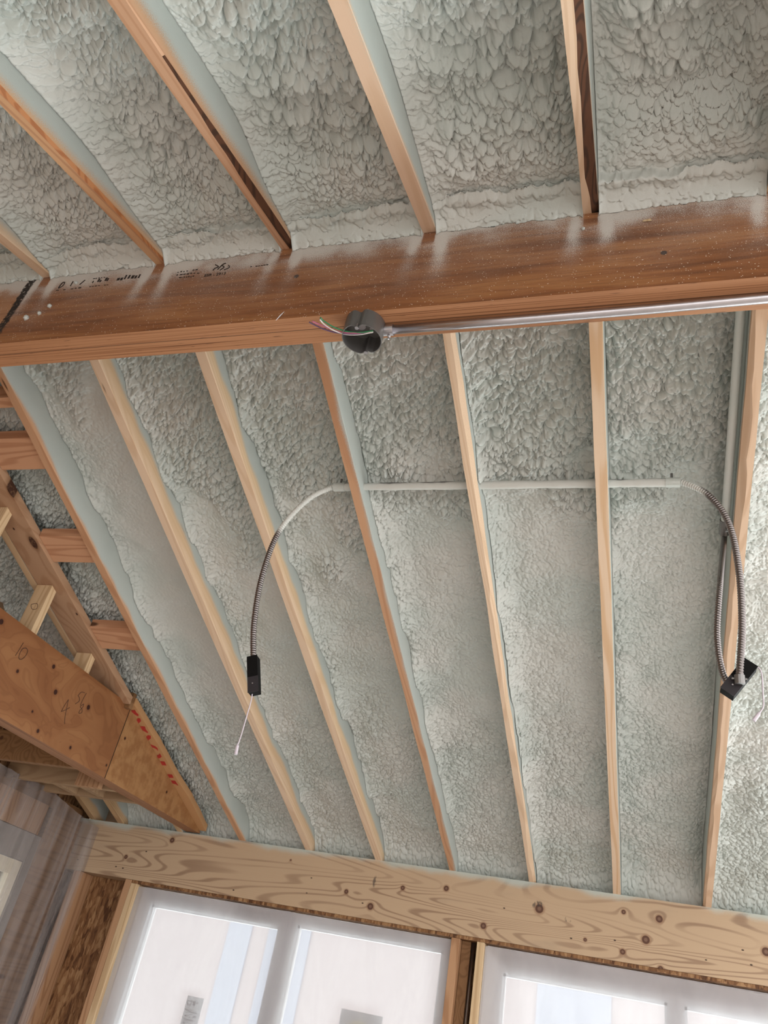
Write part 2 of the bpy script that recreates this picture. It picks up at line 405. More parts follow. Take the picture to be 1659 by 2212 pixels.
def tag(o, label=None, cat=None, group=None, kind=None):
    if label: o['label'] = label
    if cat: o['category'] = cat
    if group: o['group'] = group
    if kind: o['kind'] = kind
    return o
def empty(name, loc, label, cat, group=None):
    o = bpy.data.objects.new(name, None); COL.objects.link(o); o.location = tuple(float(v) for v in loc)
    o.empty_display_size = 0.05
    o['_o'] = [float(v) for v in loc]
    return tag(o, label, cat, group)
def mesh_from(verts, faces, name='m'):
    me = bpy.data.meshes.new(name); me.from_pydata([tuple(float(c) for c in v) for v in verts], [], faces); me.update(); return me
class MB:
    def __init__(s): s.v = []; s.f = []; s.mi = []
    def quad(s, pts, mi=0):
        b = len(s.v); s.v += [tuple(p) for p in pts]; s.f.append(tuple(range(b, b+len(pts)))); s.mi.append(mi); return s
    def hexa(s, p, mi=0):      # 8 points: bottom 4 ccw, top 4 ccw
        b = len(s.v); s.v += [tuple(q) for q in p]
        for f in ((3, 2, 1, 0), (4, 5, 6, 7), (0, 1, 5, 4), (1, 2, 6, 5), (2, 3, 7, 6), (3, 0, 4, 7)):
            s.f.append(tuple(b+i for i in f)); s.mi.append(mi)
        return s
    def box(s, x0, x1, y0, y1, z0, z1, mi=0):
        return s.hexa([(x0, y0, z0), (x1, y0, z0), (x1, y1, z0), (x0, y1, z0), (x0, y0, z1), (x1, y0, z1), (x1, y1, z1), (x0, y1, z1)], mi)
    def slope_box(s, x0, x1, y0, y1, zf, h, mi=0):
        return s.hexa([(x0, y0, zf(y0)), (x1, y0, zf(y0)), (x1, y1, zf(y1)), (x0, y1, zf(y1)), (x0, y0, zf(y0)+h), (x1, y0, zf(y0)+h), (x1, y1, zf(y1)+h), (x0, y1, zf(y1)+h)], mi)
    def prism(s, outline, axis, a, b, mi=0):
        """outline in the other two axes, extruded along axis from a to b"""
        n = len(outline); base = len(s.v)
        def P(q, t):
            q = list(q); q.insert(axis, t); return tuple(q)
        s.v += [P(q, a) for q in outline]+[P(q, b) for q in outline]
        s.f.append(tuple(base+i for i in range(n))); s.f.append(tuple(base+n+i for i in reversed(range(n)))); s.mi += [mi, mi]
        for i in range(n):
            j = (i+1) % n; s.f.append((base+i, base+n+i, base+n+j, base+j)); s.mi.append(mi)
        return s
    def tube(s, pts, rad, seg=12, mi=0, cap=True):
        pts = [Vector(p) for p in pts]; n = len(pts)
        rad = rad if isinstance(rad, (list, np.ndarray)) else [rad]*n
        t0 = (pts[1]-pts[0]).normalized()
        a = t0.orthogonal().normalized(); base = len(s.v); prev = t0
        for i, p in enumerate(pts):
            t = ((pts[min(i+1, n-1)]-pts[max(i-1, 0)])).normalized()
            q = prev.rotation_difference(t); a = (q @ a); a = (a - t*a.dot(t)).normalized(); prev = t
            bb = t.cross(a)
            for k in range(seg):
                w = 2*math.pi*k/seg
                s.v.append(tuple(p + (a*math.cos(w)+bb*math.sin(w))*float(rad[i])))
        for i in range(n-1):
            for k in range(seg):
                k2 = (k+1) % seg
                s.f.append((base+i*seg+k, base+i*seg+k2, base+(i+1)*seg+k2, base+(i+1)*seg+k)); s.mi.append(mi)
        if cap:
            s.f.append(tuple(base+k for k in reversed(range(seg)))); s.f.append(tuple(base+(n-1)*seg+k for k in range(seg))); s.mi += [mi, mi]
        return s
    def ball(s, c, r, mi=0, seg=10, ring=6, sq=(1, 1, 1)):
        base = len(s.v); c = Vector(c)
        for i in range(1, ring):
            th = math.pi*i/ring
            for k in range(seg):
                ph = 2*math.pi*k/seg
                s.v.append((c.x+r*sq[0]*math.sin(th)*math.cos(ph), c.y+r*sq[1]*math.sin(th)*math.sin(ph), c.z+r*sq[2]*math.cos(th)))
        s.v += [(c.x, c.y, c.z+r*sq[2]), (c.x, c.y, c.z-r*sq[2])]; t, b = len(s.v)-2, len(s.v)-1
        for i in range(ring-2):
            for k in range(seg):
                k2 = (k+1) % seg
                s.f.append((base+i*seg+k, base+(i+1)*seg+k, base+(i+1)*seg+k2, base+i*seg+k2)); s.mi.append(mi)
        for k in range(seg):
            k2 = (k+1) % seg
            s.f.append((t, base+k, base+k2)); s.f.append((b, base+(ring-2)*seg+k2, base+(ring-2)*seg+k)); s.mi += [mi, mi]
        return s
    def build(s, name, mat, parent=None, smooth=False, bevel=0.0, origin=None):
        me = mesh_from(s.v, s.f, name)
        if len(set(s.mi)) > 1: me.polygons.foreach_set('material_index', np.array(s.mi, np.int32))
        bm = bmesh.new(); bm.from_mesh(me); bmesh.ops.recalc_face_normals(bm, faces=bm.faces)
        if bevel: bmesh.ops.bevel(bm, geom=bm.edges[:], offset=bevel, segments=2, affect='EDGES', profile=0.5)
        bm.to_mesh(me); bm.free()
        return link(name, me, mat, parent, origin, smooth)
def smooth_path(pts, n=12):
    """Catmull-Rom through pts"""
    P = [np.array(p, float) for p in pts]; P = [2*P[0]-P[1]]+P+[2*P[-1]-P[-2]]
    out = []
    for i in range(1, len(P)-2):
        for t in np.linspace(0, 1, n, endpoint=False):
            a, b, c, d = P[i-1], P[i], P[i+1], P[i+2]
            out.append(0.5*((2*b)+(c-a)*t+(2*a-5*b+4*c-d)*t*t+(3*b-a-3*c+d)*t**3))
    out.append(P[-2]); return out
def resample(pts, step):
    P = np.array(pts); d = np.r_[0, np.cumsum(np.linalg.norm(np.diff(P, axis=0), axis=1))]
    m = max(2, int(d[-1]/step)); t = np.linspace(0, d[-1], m)
    return np.stack([np.interp(t, d, P[:, i]) for i in range(3)], 1)

# ------------------------------------------------------------------ the setting
RIDGE_Y = YB + WB/2
ob = MB().box(-6, 6, -6, 4.5, -0.06, 0).build('floor', MAT['concrete']); tag(ob, kind='structure')
dk = MB().slope_box(-3.45, 0.95, RIDGE_Y, 4.85, FZ, 0.02)
for i in range(len(dk.v)): dk.v[i] = (dk.v[i][0], dk.v[i][1], dk.v[i][2]+RH+0.004)
tag(dk.build('ceiling', MAT['deck']), kind='structure')
dk = MB().slope_box(-3.45, 0.95, -0.75, RIDGE_Y, NZ, 0.02)
for i in range(len(dk.v)): dk.v[i] = (dk.v[i][0], dk.v[i][1], dk.v[i][2]+RH+0.004)
tag(dk.build('ceiling_near', MAT['deck']), kind='structure')
YS = YH+0.14                                           # back of the front wall framing
ZHB = ZHT-HH                                           # header underside
wf = MB()
wf.box(-3.30, -2.724, YS, YS+0.012, 0, ZHT+0.02)
wf.box(-0.895, -0.731, YS, YS+0.012, 0, ZHB)
wf.box(-2.724, -0.895, YS, YS+0.012, 0, 0.75); wf.box(-0.731, 0.95, YS, YS+0.012, 0, 0.75)
tag(wf.build('wall_front', MAT['osb']), kind='structure')
wl = MB()
wl.box(-3.30, -3.285, -0.75, YS, 0, 0.8); wl.box(-3.30, -3.285, -0.75, 2.2, 0.8, 2.36); wl.box(-3.30, -3.285, 3.97, YS, 0.8, 2.36)
wl.box(-3.30, -3.285, 2.2, 3.97, 2.08, 2.36)
wl.prism([(-0.75, 2.36), (YS, 2.36), (YS, FZ(YS)+RH), (RIDGE_Y, FZ(RIDGE_Y)+RH), (-0.75, NZ(-0.75)+RH)], 0, -3.30, -3.285)
tag(wl.build('wall_left', MAT['osb']), kind='structure')
tag(MB().box(-3.30, -3.285, -4.6, -0.76, 0, 3.3).build('added_wall_left_rear', MAT['osb']), kind='structure')  # unseen wall, added to keep light off the left side
tag(MB().box(-3.285, -1.6, -4.615, -4.6, 0, 3.3).build('added_wall_back', MAT['osb']), kind='structure')  # unseen, added for the same shade; stops short so light reaches the right
# end closure above the header, outside of the foam
tag(MB().box(-3.30, 0.95, YS+0.03, YS+0.045, ZHT-0.01, FZ(YS+0.03)+RH).build('trim_1', MAT['deck']), kind='structure')

# ------------------------------------------------------------------ big beams
rb = MB().box(-3.28, 0.95, YB, YB+WB, ZB, ZB+HB)
rb.mi = [1, 0, 0, 0, 0, 0]
ridge = rb.build('ridge_beam', [MAT['ridge'], MAT['ply']])
tag(ridge, 'dark brown laminated ridge beam crossing the ceiling, dusted white with overspray', 'beam')
hd = MB().box(-3.284, 0.95, YH, YS, ZHB, ZHT)
header = hd.build('header_beam', MAT['header'])
tag(header, 'knotty pale timber header beam above the plastic-covered front windows', 'beam')
st = MB()
st.box(-2.80, 0.95, YH+0.006, YS-0.005, ZHB-0.016, ZHB-0.0005)
tag(st.build('header_filler_strip', MAT['osb']), 'thin strand board strip under the knotty header beam', 'board')
# tapered beam on the left
zt, zbm = 1.127+Z0, 0.767+Z0
TF = lambda y: FZ(y)+0.021
yc = 3.292; yt = YH+0.012
ol = [(1.0, zbm), (yt, zbm), (yt, TF(yt)), (yc, TF(yc)), (yc, zt), (1.0, zt)]
sb = MB().prism(ol, 0, XLVL-0.089, XLVL)
sb.mi = [0, 0, 1, 0, 0, 0, 0, 0]
me_ = sb.build('tapered_beam', [MAT['veneer'], MAT['ply_side']])
side_beam = tag(me_, 'orange-brown laminated beam at the left with a tapered end and pencil marks', 'beam')

# lettering that stands on the beams
def stroke(px, plane, r=0.0014, close=False):
    pts = [plane(q) for q in px]
    if close: pts.append(pts[0])
    return smooth_path(pts, 6)
pm = MB()
P = lambda q: onX(q, XLVL+0.0008)
c4 = lambda x, y: (x*240/1659, 1360+y*240/1659)
for s_ in ([(350, 195), (300, 280), (230, 390)],
           [(400, 280), (340, 285), (290, 370), (285, 435), (330, 440), (390, 380), (412, 310), (385, 272)],
           [(1022, 1045), (960, 1140), (915, 1225)], [(915, 1225), (990, 1195), (1040, 1165)], [(1022, 1045), (990, 1200), (968, 1330), (966, 1410)],
           [(1265, 945), (1215, 935), (1165, 985)], [(1165, 985), (1185, 1020), (1180, 1070), (1125, 1110)], [(1290, 950), (1240, 1040), (1200, 1130)],
           [(1250, 1110), (1200, 1150), (1225, 1190), (1220, 1240), (1180, 1250), (1190, 1210), (1235, 1160), (1250, 1110)]):
    pm.tube(stroke([c4(*q) for q in s_], P), 0.0013, 5)
pm.build('pencil_writing', MAT['pencil'], side_beam)
def text_mesh(txt, size, loc, xdir, ydir, name, mat, parent, bold=0.0):
    cu = bpy.data.curves.new(name, 'FONT'); cu.body = txt; cu.size = size; cu.extrude = 0.0004; cu.offset = bold; cu.shear = 0.0
    t = bpy.data.objects.new('tmp', cu); COL.objects.link(t)
    bpy.context.view_layer.update()
    me = bpy.data.meshes.new_from_object(t.evaluated_get(bpy.context.evaluated_depsgraph_get()))
    bpy.data.objects.remove(t)
    xd = Vector(xdir).normalized(); yd = Vector(ydir).normalized(); zd = xd.cross(yd)
    R = Matrix((xd, yd, zd)).transposed().to_4x4(); R.translation = Vector(tuple(loc))
    me.transform(R)
    return link(name, me, mat, parent)
BP = lambda q, d=0.0006: onY(q, YB-d)
def stamp(txt, q, size, bold=0.0): return text_mesh(txt, size, BP(q), (1, 0, 0), (0, 0, 1), 'stamp_lettering', MAT['ink'], ridge, bold)
stamp('ESR - 2913', (440, 598), 0.0155)
ik = MB()
def blot(q0, q1, h):     # worn, unreadable print: broken bars
    a, b = BP(q0), BP(q1); n = 7
    for i in range(n):
        if random.random() < 0.12: continue
        t0_, t1_ = (i+0.08)/n, (i+0.5+0.4*random.random())/n
        zz = a[2]+(b[2]-a[2])*t0_+random.uniform(-.15, .15)*h
        ik.box(a[0]+(b[0]-a[0])*t0_, a[0]+(b[0]-a[0])*t1_, YB-0.0007, YB+0.0005, zz, zz+h*random.uniform(0.5, 1))
blot((198, 611), (235, 606), 0.016); blot((250, 607), (305, 598), 0.020)
blot((192, 620), (236, 615), 0.004); blot((200, 603), (240, 598), 0.004)
blot((120, 628), (176, 622), 0.005); blot((382, 589), (428, 583), 0.005); blot((380, 595), (432, 590), 0.005); blot((386, 601), (420, 597), 0.005)
blot((540, 577), (580, 572), 0.004)
for s_ in ([(126, 622), (134, 612), (140, 610), (136, 617), (126, 623)], [(152, 618), (158, 608)], [(172, 615), (184, 605)],
           [(465, 572), (472, 576), (464, 580), (460, 584)], [(470, 582), (482, 571), (488, 569)], [(484, 583), (495, 578), (494, 573)], [(475, 584), (484, 577), (478, 573)]):
    ik.tube(stroke(s_, BP), 0.0016, 5)
ik.build('stamp_mark', MAT['ink'], ridge)
# bits of foam and a splinter stuck on the ridge beam
def blob(q, r, name, label, plane, off=0.0):
    c = plane(q); m = MB().ball(c, r, seg=12, ring=8)
    for i, v in enumerate(m.v):
        d = Vector(v)-Vector(tuple(c)); f = 1+0.35*math.sin(37*v[0]/r*0.05+i*1.7)*math.cos(i*0.9)
        m.v[i] = tuple(Vector(tuple(c))+d*f)
    return tag(m.build(name, MAT['foam'], smooth=True), label, 'foam scrap', 'foam scraps stuck on the ridge beam')
for q, r, lb in (((57, 687), .0085, 'largest pale foam scrap on the ridge beam, beside the black painted joint'),
                 ((85, 677), .006, 'middle pale foam scrap on the ridge beam, right of the black joint'),
                 ((107, 661), .0065, 'pale foam scrap uppermost of the three beside the black joint'),
                 ((164, 611), .0055, 'small pale foam scrap over the worn beam stamp'),
                 ((1260, 494), .004, 'tiny pale foam bead below the rafter with a dark edge')):
    blob(q, r, 'foam_scrap', lb, lambda q: onY(q, YB-0.002))
spl = MB().tube([BP((596, 692), .002), BP((606, 681), .004), BP((614, 673), .002)], [.0006, .0016, .0005], 6)
tag(spl.build('wood_splinter', MAT['label']), 'thin pale wood splinter on the lower edge of the ridge beam', 'splinter')
ch = MB().hexa([BP((1388, 479), -.001), BP((1408, 477), -.001), BP((1408, 477), .003), BP((1388, 479), .003), BP((1390, 475), -.001), BP((1405, 472), -.001), BP((1405, 472), .003), BP((1390, 475), .003)])
tag(ch.build('wood_chip', MAT['stud_pale']), 'small pale torn chip near the top right of the ridge beam', 'chip')

# ------------------------------------------------------------------ rafters
def vn1(t, seed):
    i = np.floor(t).astype(np.int64); f = t-i; f = f*f*(3-2*f)
    h = lambda k: (np.sin((k+seed*17.3)*12.9898)*43758.5453) % 1.0
    return h(i)*(1-f)+h(i+1)*f
def rafter(label, xl, y0, y1, zf, mat, seed, group, wob=0.0015, wane=None, spray='R', n=70, rh=RH):
    ys = np.linspace(y0, y1, n)
    wl_ = (vn1(ys*4, seed)-0.5)*2*wob+(vn1(ys*1.3, seed+3)-.5)*2*wob*1.5
    wr_ = (vn1(ys*4, seed+7)-0.5)*2*wob
    wl_ = np.abs(wl_); wr_ = -np.abs(wr_)
    if wane is None: wr, wh = np.full(n, .0012), np.full(n, .0012)
    else:
        side, fun = wane
        a = np.clip(fun(ys)*(0.75+0.5*vn1(ys*14, seed+9)), 0.0012, None); wr, wh = a, a*0.75+0.0006
    V = []; rows = []
    L_ = wane is not None and wane[0] == 'L'
    for i, y in enumerate(ys):
        z = zf(y); x0, x1 = xl+wl_[i], xl+RW+wr_[i]
        if L_: prof = [(x0, wh[i]), (x0+wr[i], 0), (x1, 0), (x1, 0.0012)]
        else: prof = [(x0, 0.0012), (x0, 0), (x1-wr[i], 0), (x1, wh[i])]
        prof += [(x1, rh), (x0, rh)]
        V += [(px_, y, z+h) for px_, h in prof]
    F, MI, UV, SS = [], [], [], []
    wi = 0 if L_ else 2
    for i in range(n-1):
        for k in range(6):
            k2 = (k+1) % 6
            F.append((i*6+k, i*6+k2, (i+1)*6+k2, (i+1)*6+k))
            MI.append(1 if (k == wi and wane is not None and max(wr[i], wr[i+1]) > 0.005) else 0)
            for (ii, kk) in ((i, k), (i, k2), (i+1, k2), (i+1, k)):
                x, y, z = V[ii*6+kk]; h = z-zf(y); xx = x-xl
                if k == 3: v_, s_ = RW+h, h+0.002
                elif k == 5: v_, s_ = -h, h+0.002
                elif k == 4: v_, s_ = 0.4+xx, 0.3
                elif k == 1: v_, s_ = xx, (-(RW-xx) if spray == 'R' else -xx)
                else: v_, s_ = (xx, 0.0) if k == 2 else (-h, 0.0)
                if k == 2 and kk == 2: s_ = 0.0
                UV.append((y+seed, v_)); SS.append(s_)
    for base, rev in ((0, False), ((n-1)*6, True)):
        f = [base+k for k in range(6)]; F.append(tuple(f if rev else reversed(f))); MI.append(0)
        for kk in (f if rev else list(reversed(f))):
            x, y, z = V[kk]; UV.append((z*0.3, x)); SS.append(-0.1 if z-zf(y) < .1 else .1)
    me = mesh_from(V, F, 'rafter')
    me.polygons.foreach_set('material_index', np.array(MI, np.int32))
    uvl = me.uv_layers.new(name='UVMap'); uvl.data.foreach_set('uv', np.array(UV, np.float32).ravel())
    at = me.attributes.new('s', 'FLOAT', 'CORNER'); at.data.foreach_set('value', np.array(SS, np.float32))
    o = link('rafter', me, [mat, MAT['redwane'] if 'reddish' in label else MAT['bark'] if group == GN else mat])
    return tag(o, label, 'rafter', group)
CREAM, CREAMD = (0.70, 0.535, 0.385), (0.63, 0.455, 0.305)
ORG, ORGD = (0.53, 0.31, 0.18), (0.45, 0.24, 0.13)
MID, MIDD = (0.58, 0.345, 0.19), (0.48, 0.27, 0.14)
GF, GN = 'rafters running from ridge beam to front header', 'rafters on the roof side nearest the viewer'
rm = rafter_material
FAR = [  # k, label, material, wane, wobble
 (-1, 'rafter at far left behind the cripple studs, edged with foam', rm('rafter_wood_a', (0.50, 0.36, 0.22), (0.38, 0.25, 0.14), 0.004, 0.02, seed=1.1), None, .003),
 (0, 'rafter holding the blocking at left, whole side coated in smooth grey-green spray', rm('rafter_wood_b', ORG, ORGD, 0.010, 0.034, 0.010, 0.03, (0.56, 0.33, 0.19), 0.012, 2.3), None, .002),
 (1, 'pale rafter second from the left under the ridge beam, tan stained side', rm('rafter_wood_c', CREAM, CREAMD, 0.062, 0.034, 0.018, 0.075, (0.60, 0.42, 0.24), seed=3.7), None, .001),
 (2, 'pale rafter crossed by the hanging flexible conduit at its middle', rm('rafter_wood_d', CREAM, CREAMD, 0.050, 0.032, 0.018, 0.06, (0.64, 0.47, 0.27), seed=4.9), None, .0015),
 (3, 'orange-red rafter below the round junction box, bottom edge speckled', rm('rafter_wood_e', ORG, ORGD, -0.004, 0.016, 0.006, 0.004, (0.5, 0.27, 0.14), 0.012, 6.1), None, .002),
 (4, 'cream rafter with wavy edges where the horizontal conduit passes mid run', rm('rafter_wood_f', CREAM, CREAMD, 0.012, 0.016, 0.008, 0.015, (0.52, 0.36, 0.2), seed=7.7), ('R', lambda y: 0.004+0.013*vn1(y*1.7, 5)), .004),
 (5, 'straight cream rafter left of the black box with twin flexible conduits', rm('rafter_wood_g', CREAM, (0.60, 0.40, 0.235), 0.004, 0.008, 0.008, 0.01, seed=8.3), None, .0012),
 (6, 'rightmost rafter below the ridge beam, behind the hanging black box', rm('rafter_wood_h', (0.67, 0.49, 0.345), (0.58, 0.40, 0.265), 0.035, 0.03, 0.008, 0.03, (0.5, 0.28, 0.14), 0.008, 9.5), ('L', lambda y: 0.004+0.016*vn1(y*2.1, 2)*(y < 2.4)+0.008*(y >= 2.4)), .002),
]
RAF = {}
for k, lb, m, wn, wb_ in FAR:
    RAF[k] = rafter(lb, XR0+k*S, RIDGE_Y+0.001, YH+0.10, FZ, m, 1.37*k+5, GF, wb_, wn, 'L' if k == 6 else 'R')
rafter('short pale rafter tail on the header, right of the corner plastic', XR0-2*S, 3.80, YH+0.10, FZ, rm('rafter_wood_i', (0.50, 0.34, 0.19), (0.38, 0.24, 0.13), 0.05, seed=10.1), 31.0, GF, .002, n=14)
rafter('outermost rafter tail meeting the header at the wrapped corner', -3.178, 3.80, YH+0.10, FZ, rm('rafter_wood_j', (0.50, 0.34, 0.19), (0.38, 0.24, 0.13), 0.05, seed=11.1), 33.0, GF, .002, n=14)
NEAR = [
 (0, 'leftmost rafter end on top of the ridge beam near the black joint', rm('rafter_wood_k', CREAM, CREAMD, 0.028, 0.012, 0.02, 0.03, (0.56, 0.42, 0.27), 0.02, 12.3), None, .002),
 (1, 'upper left rafter with reddish worn arris, second to land on the beam', rm('rafter_wood_l', MID, ORGD, 0.024, 0.012, 0.02, 0.03, (0.52, 0.34, 0.19), 0.022, 13.1), ('R', lambda y: 0.011*vn1(y*2.2, 8)), .002),
 (2, 'tan rafter with dark bark strip, third to land on the ridge beam', rm('rafter_wood_m', (0.53, 0.32, 0.20), (0.46, 0.26, 0.15), 0.034, 0.016, 0.022, 0.035, (0.46, 0.28, 0.14), 0.024, 14.9), ('R', lambda y: 0.014*np.clip((y-.38)*1.6, 0.02, 1)), .0015),
 (3, 'clean pale wide rafter landing on the beam above the round box', rm('rafter_wood_n', (0.64, 0.46, 0.33), (0.58, 0.40, 0.27), 0.006, 0.008, 0.012, 0.01, (0.6, 0.45, 0.3), 0.015, 15.7), None, .001),
 (4, 'upper right rafter half pale and half dark bark along its length', rm('rafter_wood_o', (0.66, 0.49, 0.35), (0.57, 0.40, 0.27), 0.030, 0.006, 0.008, 0.004, (0.1, 0.05, 0.02), 0.015, 16.3), ('R', lambda y: 0.006+0.016*np.clip((y-.2)*1.2, 0, 1)), .0012),
 (5, 'foam-coated rafter at the upper right edge of the view', rm('rafter_wood_p', (0.5, 0.3, 0.16), (0.4, 0.2, 0.1), 0.004, 0.008, seed=17.9), None, .001),
]
for k, lb, m, wn, wb_ in NEAR:
    rafter(lb, XN0+k*S, -0.70, RIDGE_Y-0.001, NZ, m, 2.11*k+50, GN, wb_, wn, 'L' if k == 5 else 'R', n=60)

# ------------------------------------------------------------------ sprayed foam in every bay
def hsh(ix, iy, seed):
    h = (ix.astype(np.int64)*374761393 + iy.astype(np.int64)*668265263 + int(seed)*1442695041) & 0xffffffff
    h = ((h ^ (h >> 13))*1274126177) & 0xffffffff
    h = ((h ^ (h >> 16))*2246822519) & 0xffffffff
    return ((h ^ (h >> 15)) & 0xffffff)/float(0x1000000)
def vn(x, y, seed):
    ix, iy = np.floor(x), np.floor(y); fx, fy = x-ix, y-iy
    fx, fy = fx*fx*(3-2*fx), fy*fy*(3-2*fy); ix = ix.astype(np.int64); iy = iy.astype(np.int64)
    a, b, c, d = hsh(ix, iy, seed), hsh(ix+1, iy, seed), hsh(ix, iy+1, seed), hsh(ix+1, iy+1, seed)
    return (a*(1-fx)+b*fx)*(1-fy)+(c*(1-fx)+d*fx)*fy
def domes(x, y, seed, tilt=0.0, rvar=0.5, groove=0.75):
    """overlapping rounded lumps; tilt makes scales that lip over towards +y"""
    ix, iy = np.floor(x).astype(np.int64), np.floor(y).astype(np.int64)
    best = np.full(x.shape, -9.0); sec = best.copy()
    for dx in (-1, 0, 1):
        for dy in (-1, 0, 1):
            cx, cy = ix+dx, iy+dy
            fx = cx+hsh(cx, cy, seed); fy = cy+hsh(cx, cy, seed+11)
            r = 0.62+rvar*hsh(cx, cy, seed+23); a = 0.55+0.6*hsh(cx, cy, seed+37)
            ex, ey = x-fx, y-fy
            q = (ex*ex+ey*ey)/(r*r)
            v = a*np.where(q < 1, np.sqrt(np.maximum(1-q, 0)), 1-q)
            if tilt: v = v+tilt*ey
            sec = np.maximum(sec, np.minimum(best, v)); np.maximum(best, v, out=best)
    return np.clip(best, -0.35, 1.6)-groove*np.exp(-(best-sec)/0.12)
def sst(a, b, v):
    t = np.clip((v-a)/(b-a), 0, 1); return t*t*(3-2*t)
def foam_bay(label, x0, x1, y0, y1, side, seed, Hc, HL, HR, uc=0.9, res=0.0030, smooth=0.0):
    nx, ny = int((x1-x0)/res)+1, int((y1-y0)/res)+1
    xs = np.linspace(x0+.0004, x1-.0004, nx); ys = np.linspace(y0, y1, ny)
    X, Y = np.meshgrid(xs, ys); sl, sr_ = X-x0, x1-X
    wx = X+0.016*(vn(X*40, Y*40, seed+1)-.5)+0.03*(vn(X*12, Y*12, seed+5)-.5); wy = Y+0.014*(vn(X*40, Y*40, seed+2)-.5)+0.03*(vn(X*12, Y*12, seed+6)-.5)
    low = vn(X*6, Y*6, seed+3)-.5; low2 = vn(X*15, Y*15, seed+4)-.5
    if side == 'F':
        u = Y-y0; zf = FZ; nrm = np.array([0, -SL, -1.0]); dr = np.array([0, 1.0, -SL])
        H = Hc + 0.030*low + 0.014*low2
        eL = np.exp(-(sl/0.030)**1.2); eR = np.exp(-(sr_/0.035)**1.2)
        wavL = HL+0.045*(vn(Y*7, Y*0, seed+8)-.5)+0.02*(vn(Y*22, Y*0, seed+9)-.5)
        H = H+(wavL-Hc)*eL+(HR-Hc)*eR
        v_end = y1-Y
        H = H*(1-0.97*np.exp(-(v_end/0.07)**1.5))
        mc = sst(uc+.12, uc-.12, u+0.5*low+0.15*low2)
        mc = np.maximum(mc, 0.75*np.exp(-(sl/0.045)**2)*sst(2.7, 2.2, u)*(1-smooth*.3))
        me_ = sst(1.75, 2.2, u+0.4*low)*sst(-0.01, 0.06, v_end)
        D = mc*(0.021*domes(wx/0.028, wy/0.0175, seed+13, 0.28)+0.012*domes(wx/0.015, wy/0.0105, seed+14, 0.25))
        D += mc*0.010*(vn(X*9, Y*26, seed+15)-.5)
        fine = 0.0062*domes(wx/0.0125, wy/0.0105, seed+16, 0.3)+0.0055*domes(wx/0.023, wy/0.018, seed+18, 0.3)
        D += (1-mc)*(1-me_)*fine*(1-0.75*smooth*sst(0.3, 0.8, vn(X*4, Y*1.5, seed+20)+0.3*smooth))
        D += (1-mc)*me_*(0.0125*domes(wx/0.021, wy/0.0165, seed+17, -0.35)+0.004*domes(wx/0.010, wy/0.009, seed+19))
        ko = 0.35
    else:
        u = y1-Y; zf = NZ; nrm = np.array([0, SN, -1.0]); dr = np.array([0, 1.0, SN])
        rise = sst(0.05, 0.34, u); crack = 0.068+0.02*(vn(X*7, X*0, seed+30)-.5)+0.012*(vn(X*25, X*0, seed+31)-.5)
        H = -0.004+0.046*sst(-.01, .05, u)+0.030*sst(crack, crack+.012, u)+(Hc-0.072)*rise + rise*(0.045*low+0.02*low2)
        H += rise*0.030*(vn(X*3.5, Y*13, seed+7)-.5)
        eL = np.exp(-(sl/0.055)**1.3); eR = np.exp(-(sr_/0.05)**1.3)
        HLe = HL*(0.35+0.65*sst(0.0, 0.5, u))+0.02*(vn(Y*6, Y*0, seed+8)-.5)
        H = H+(np.minimum(HLe, H)-H)*eL+(np.minimum(HR, H)-H)*eR*0.8
        am = sst(0.05, 0.22, u)*(1-0.85*np.exp(-(sl/0.06)**2))*(1-0.6*np.exp(-(sr_/0.025)**2))
        big = sst(.3, .75, vn(X*5, Y*5, seed+21))
        rows = vn(X*4, Y*21+2.5*vn(X*3, Y*0, seed+41), seed+42)
        D = am*(0.025*domes(wx/0.034, wy/0.021, seed+13, 0.38)*(0.25+0.9*big)+0.018*domes(wx/0.019, wy/0.0125, seed+14, 0.35)*(1.15-.6*big)+0.030*rows+0.0030*domes(wx/0.010, wy/0.011, seed+15))
        D += (1-am)*0.0035*domes(wx/0.0095, wy/0.0085, seed+44)*sst(.05, .12, u)
        D += (1-am)*(0.0040*domes(wx/0.014, wy/0.011, seed+16)+0.007*domes(wx/0.034, wy/0.026, seed+17))
        D += am*0.0035*domes(wx/0.0085, wy/0.024, seed+18, 0.3, groove=.2)
        D -= 0.016*np.exp(-((u-crack)/0.0045)**2)*sst(.3, .5, vn(X*4, X*0, seed+33))
        ko = 0.55
    nrm = nrm/np.linalg.norm(nrm); dr = dr/np.linalg.norm(dr)
    fe = 1-np.exp(-(np.minimum(sl, sr_)/0.005)**1.5)
    D = D*(0.25+0.75*fe); H = H-0.016*np.exp(-np.minimum(sl, sr_)/0.0045)
    D = np.minimum(D, np.maximum(H-0.004, 0.001) if side == 'F' else D)
    Z = zf(Y)+H
    Pn = np.stack([X, Y, Z], -1)+D[..., None]*nrm+(ko*D*sst(0, .03, u))[..., None]*dr
    Pn[..., 1] = np.minimum(Pn[..., 1], y1) if side == 'N' else Pn[..., 1]
    V = Pn.reshape(-1, 3)
    idx = np.arange(nx*ny).reshape(ny, nx)
    q = np.stack([idx[:-1, :-1], idx[1:, :-1], idx[1:, 1:], idx[:-1, 1:]], -1).reshape(-1, 4)
    loop = np.r_[idx[0, :-1], idx[:-1, -1], idx[-1, :0:-1], idx[:0:-1, 0]]
    top = V[loop].copy(); top[:, 1] = Y.ravel()[loop]; top[:, 2] = zf(top[:, 1])+RH-0.003
    b = len(V); m = len(loop); V = np.r_[V, top]
    i = np.arange(m); j = (i+1) % m
    sk = np.stack([loop[i], loop[j], b+j, b+i], -1)
    q = np.r_[q, sk]
    me = bpy.data.meshes.new('spray_foam')
    me.vertices.add(len(V)); me.vertices.foreach_set('co', V.astype(np.float32).ravel())
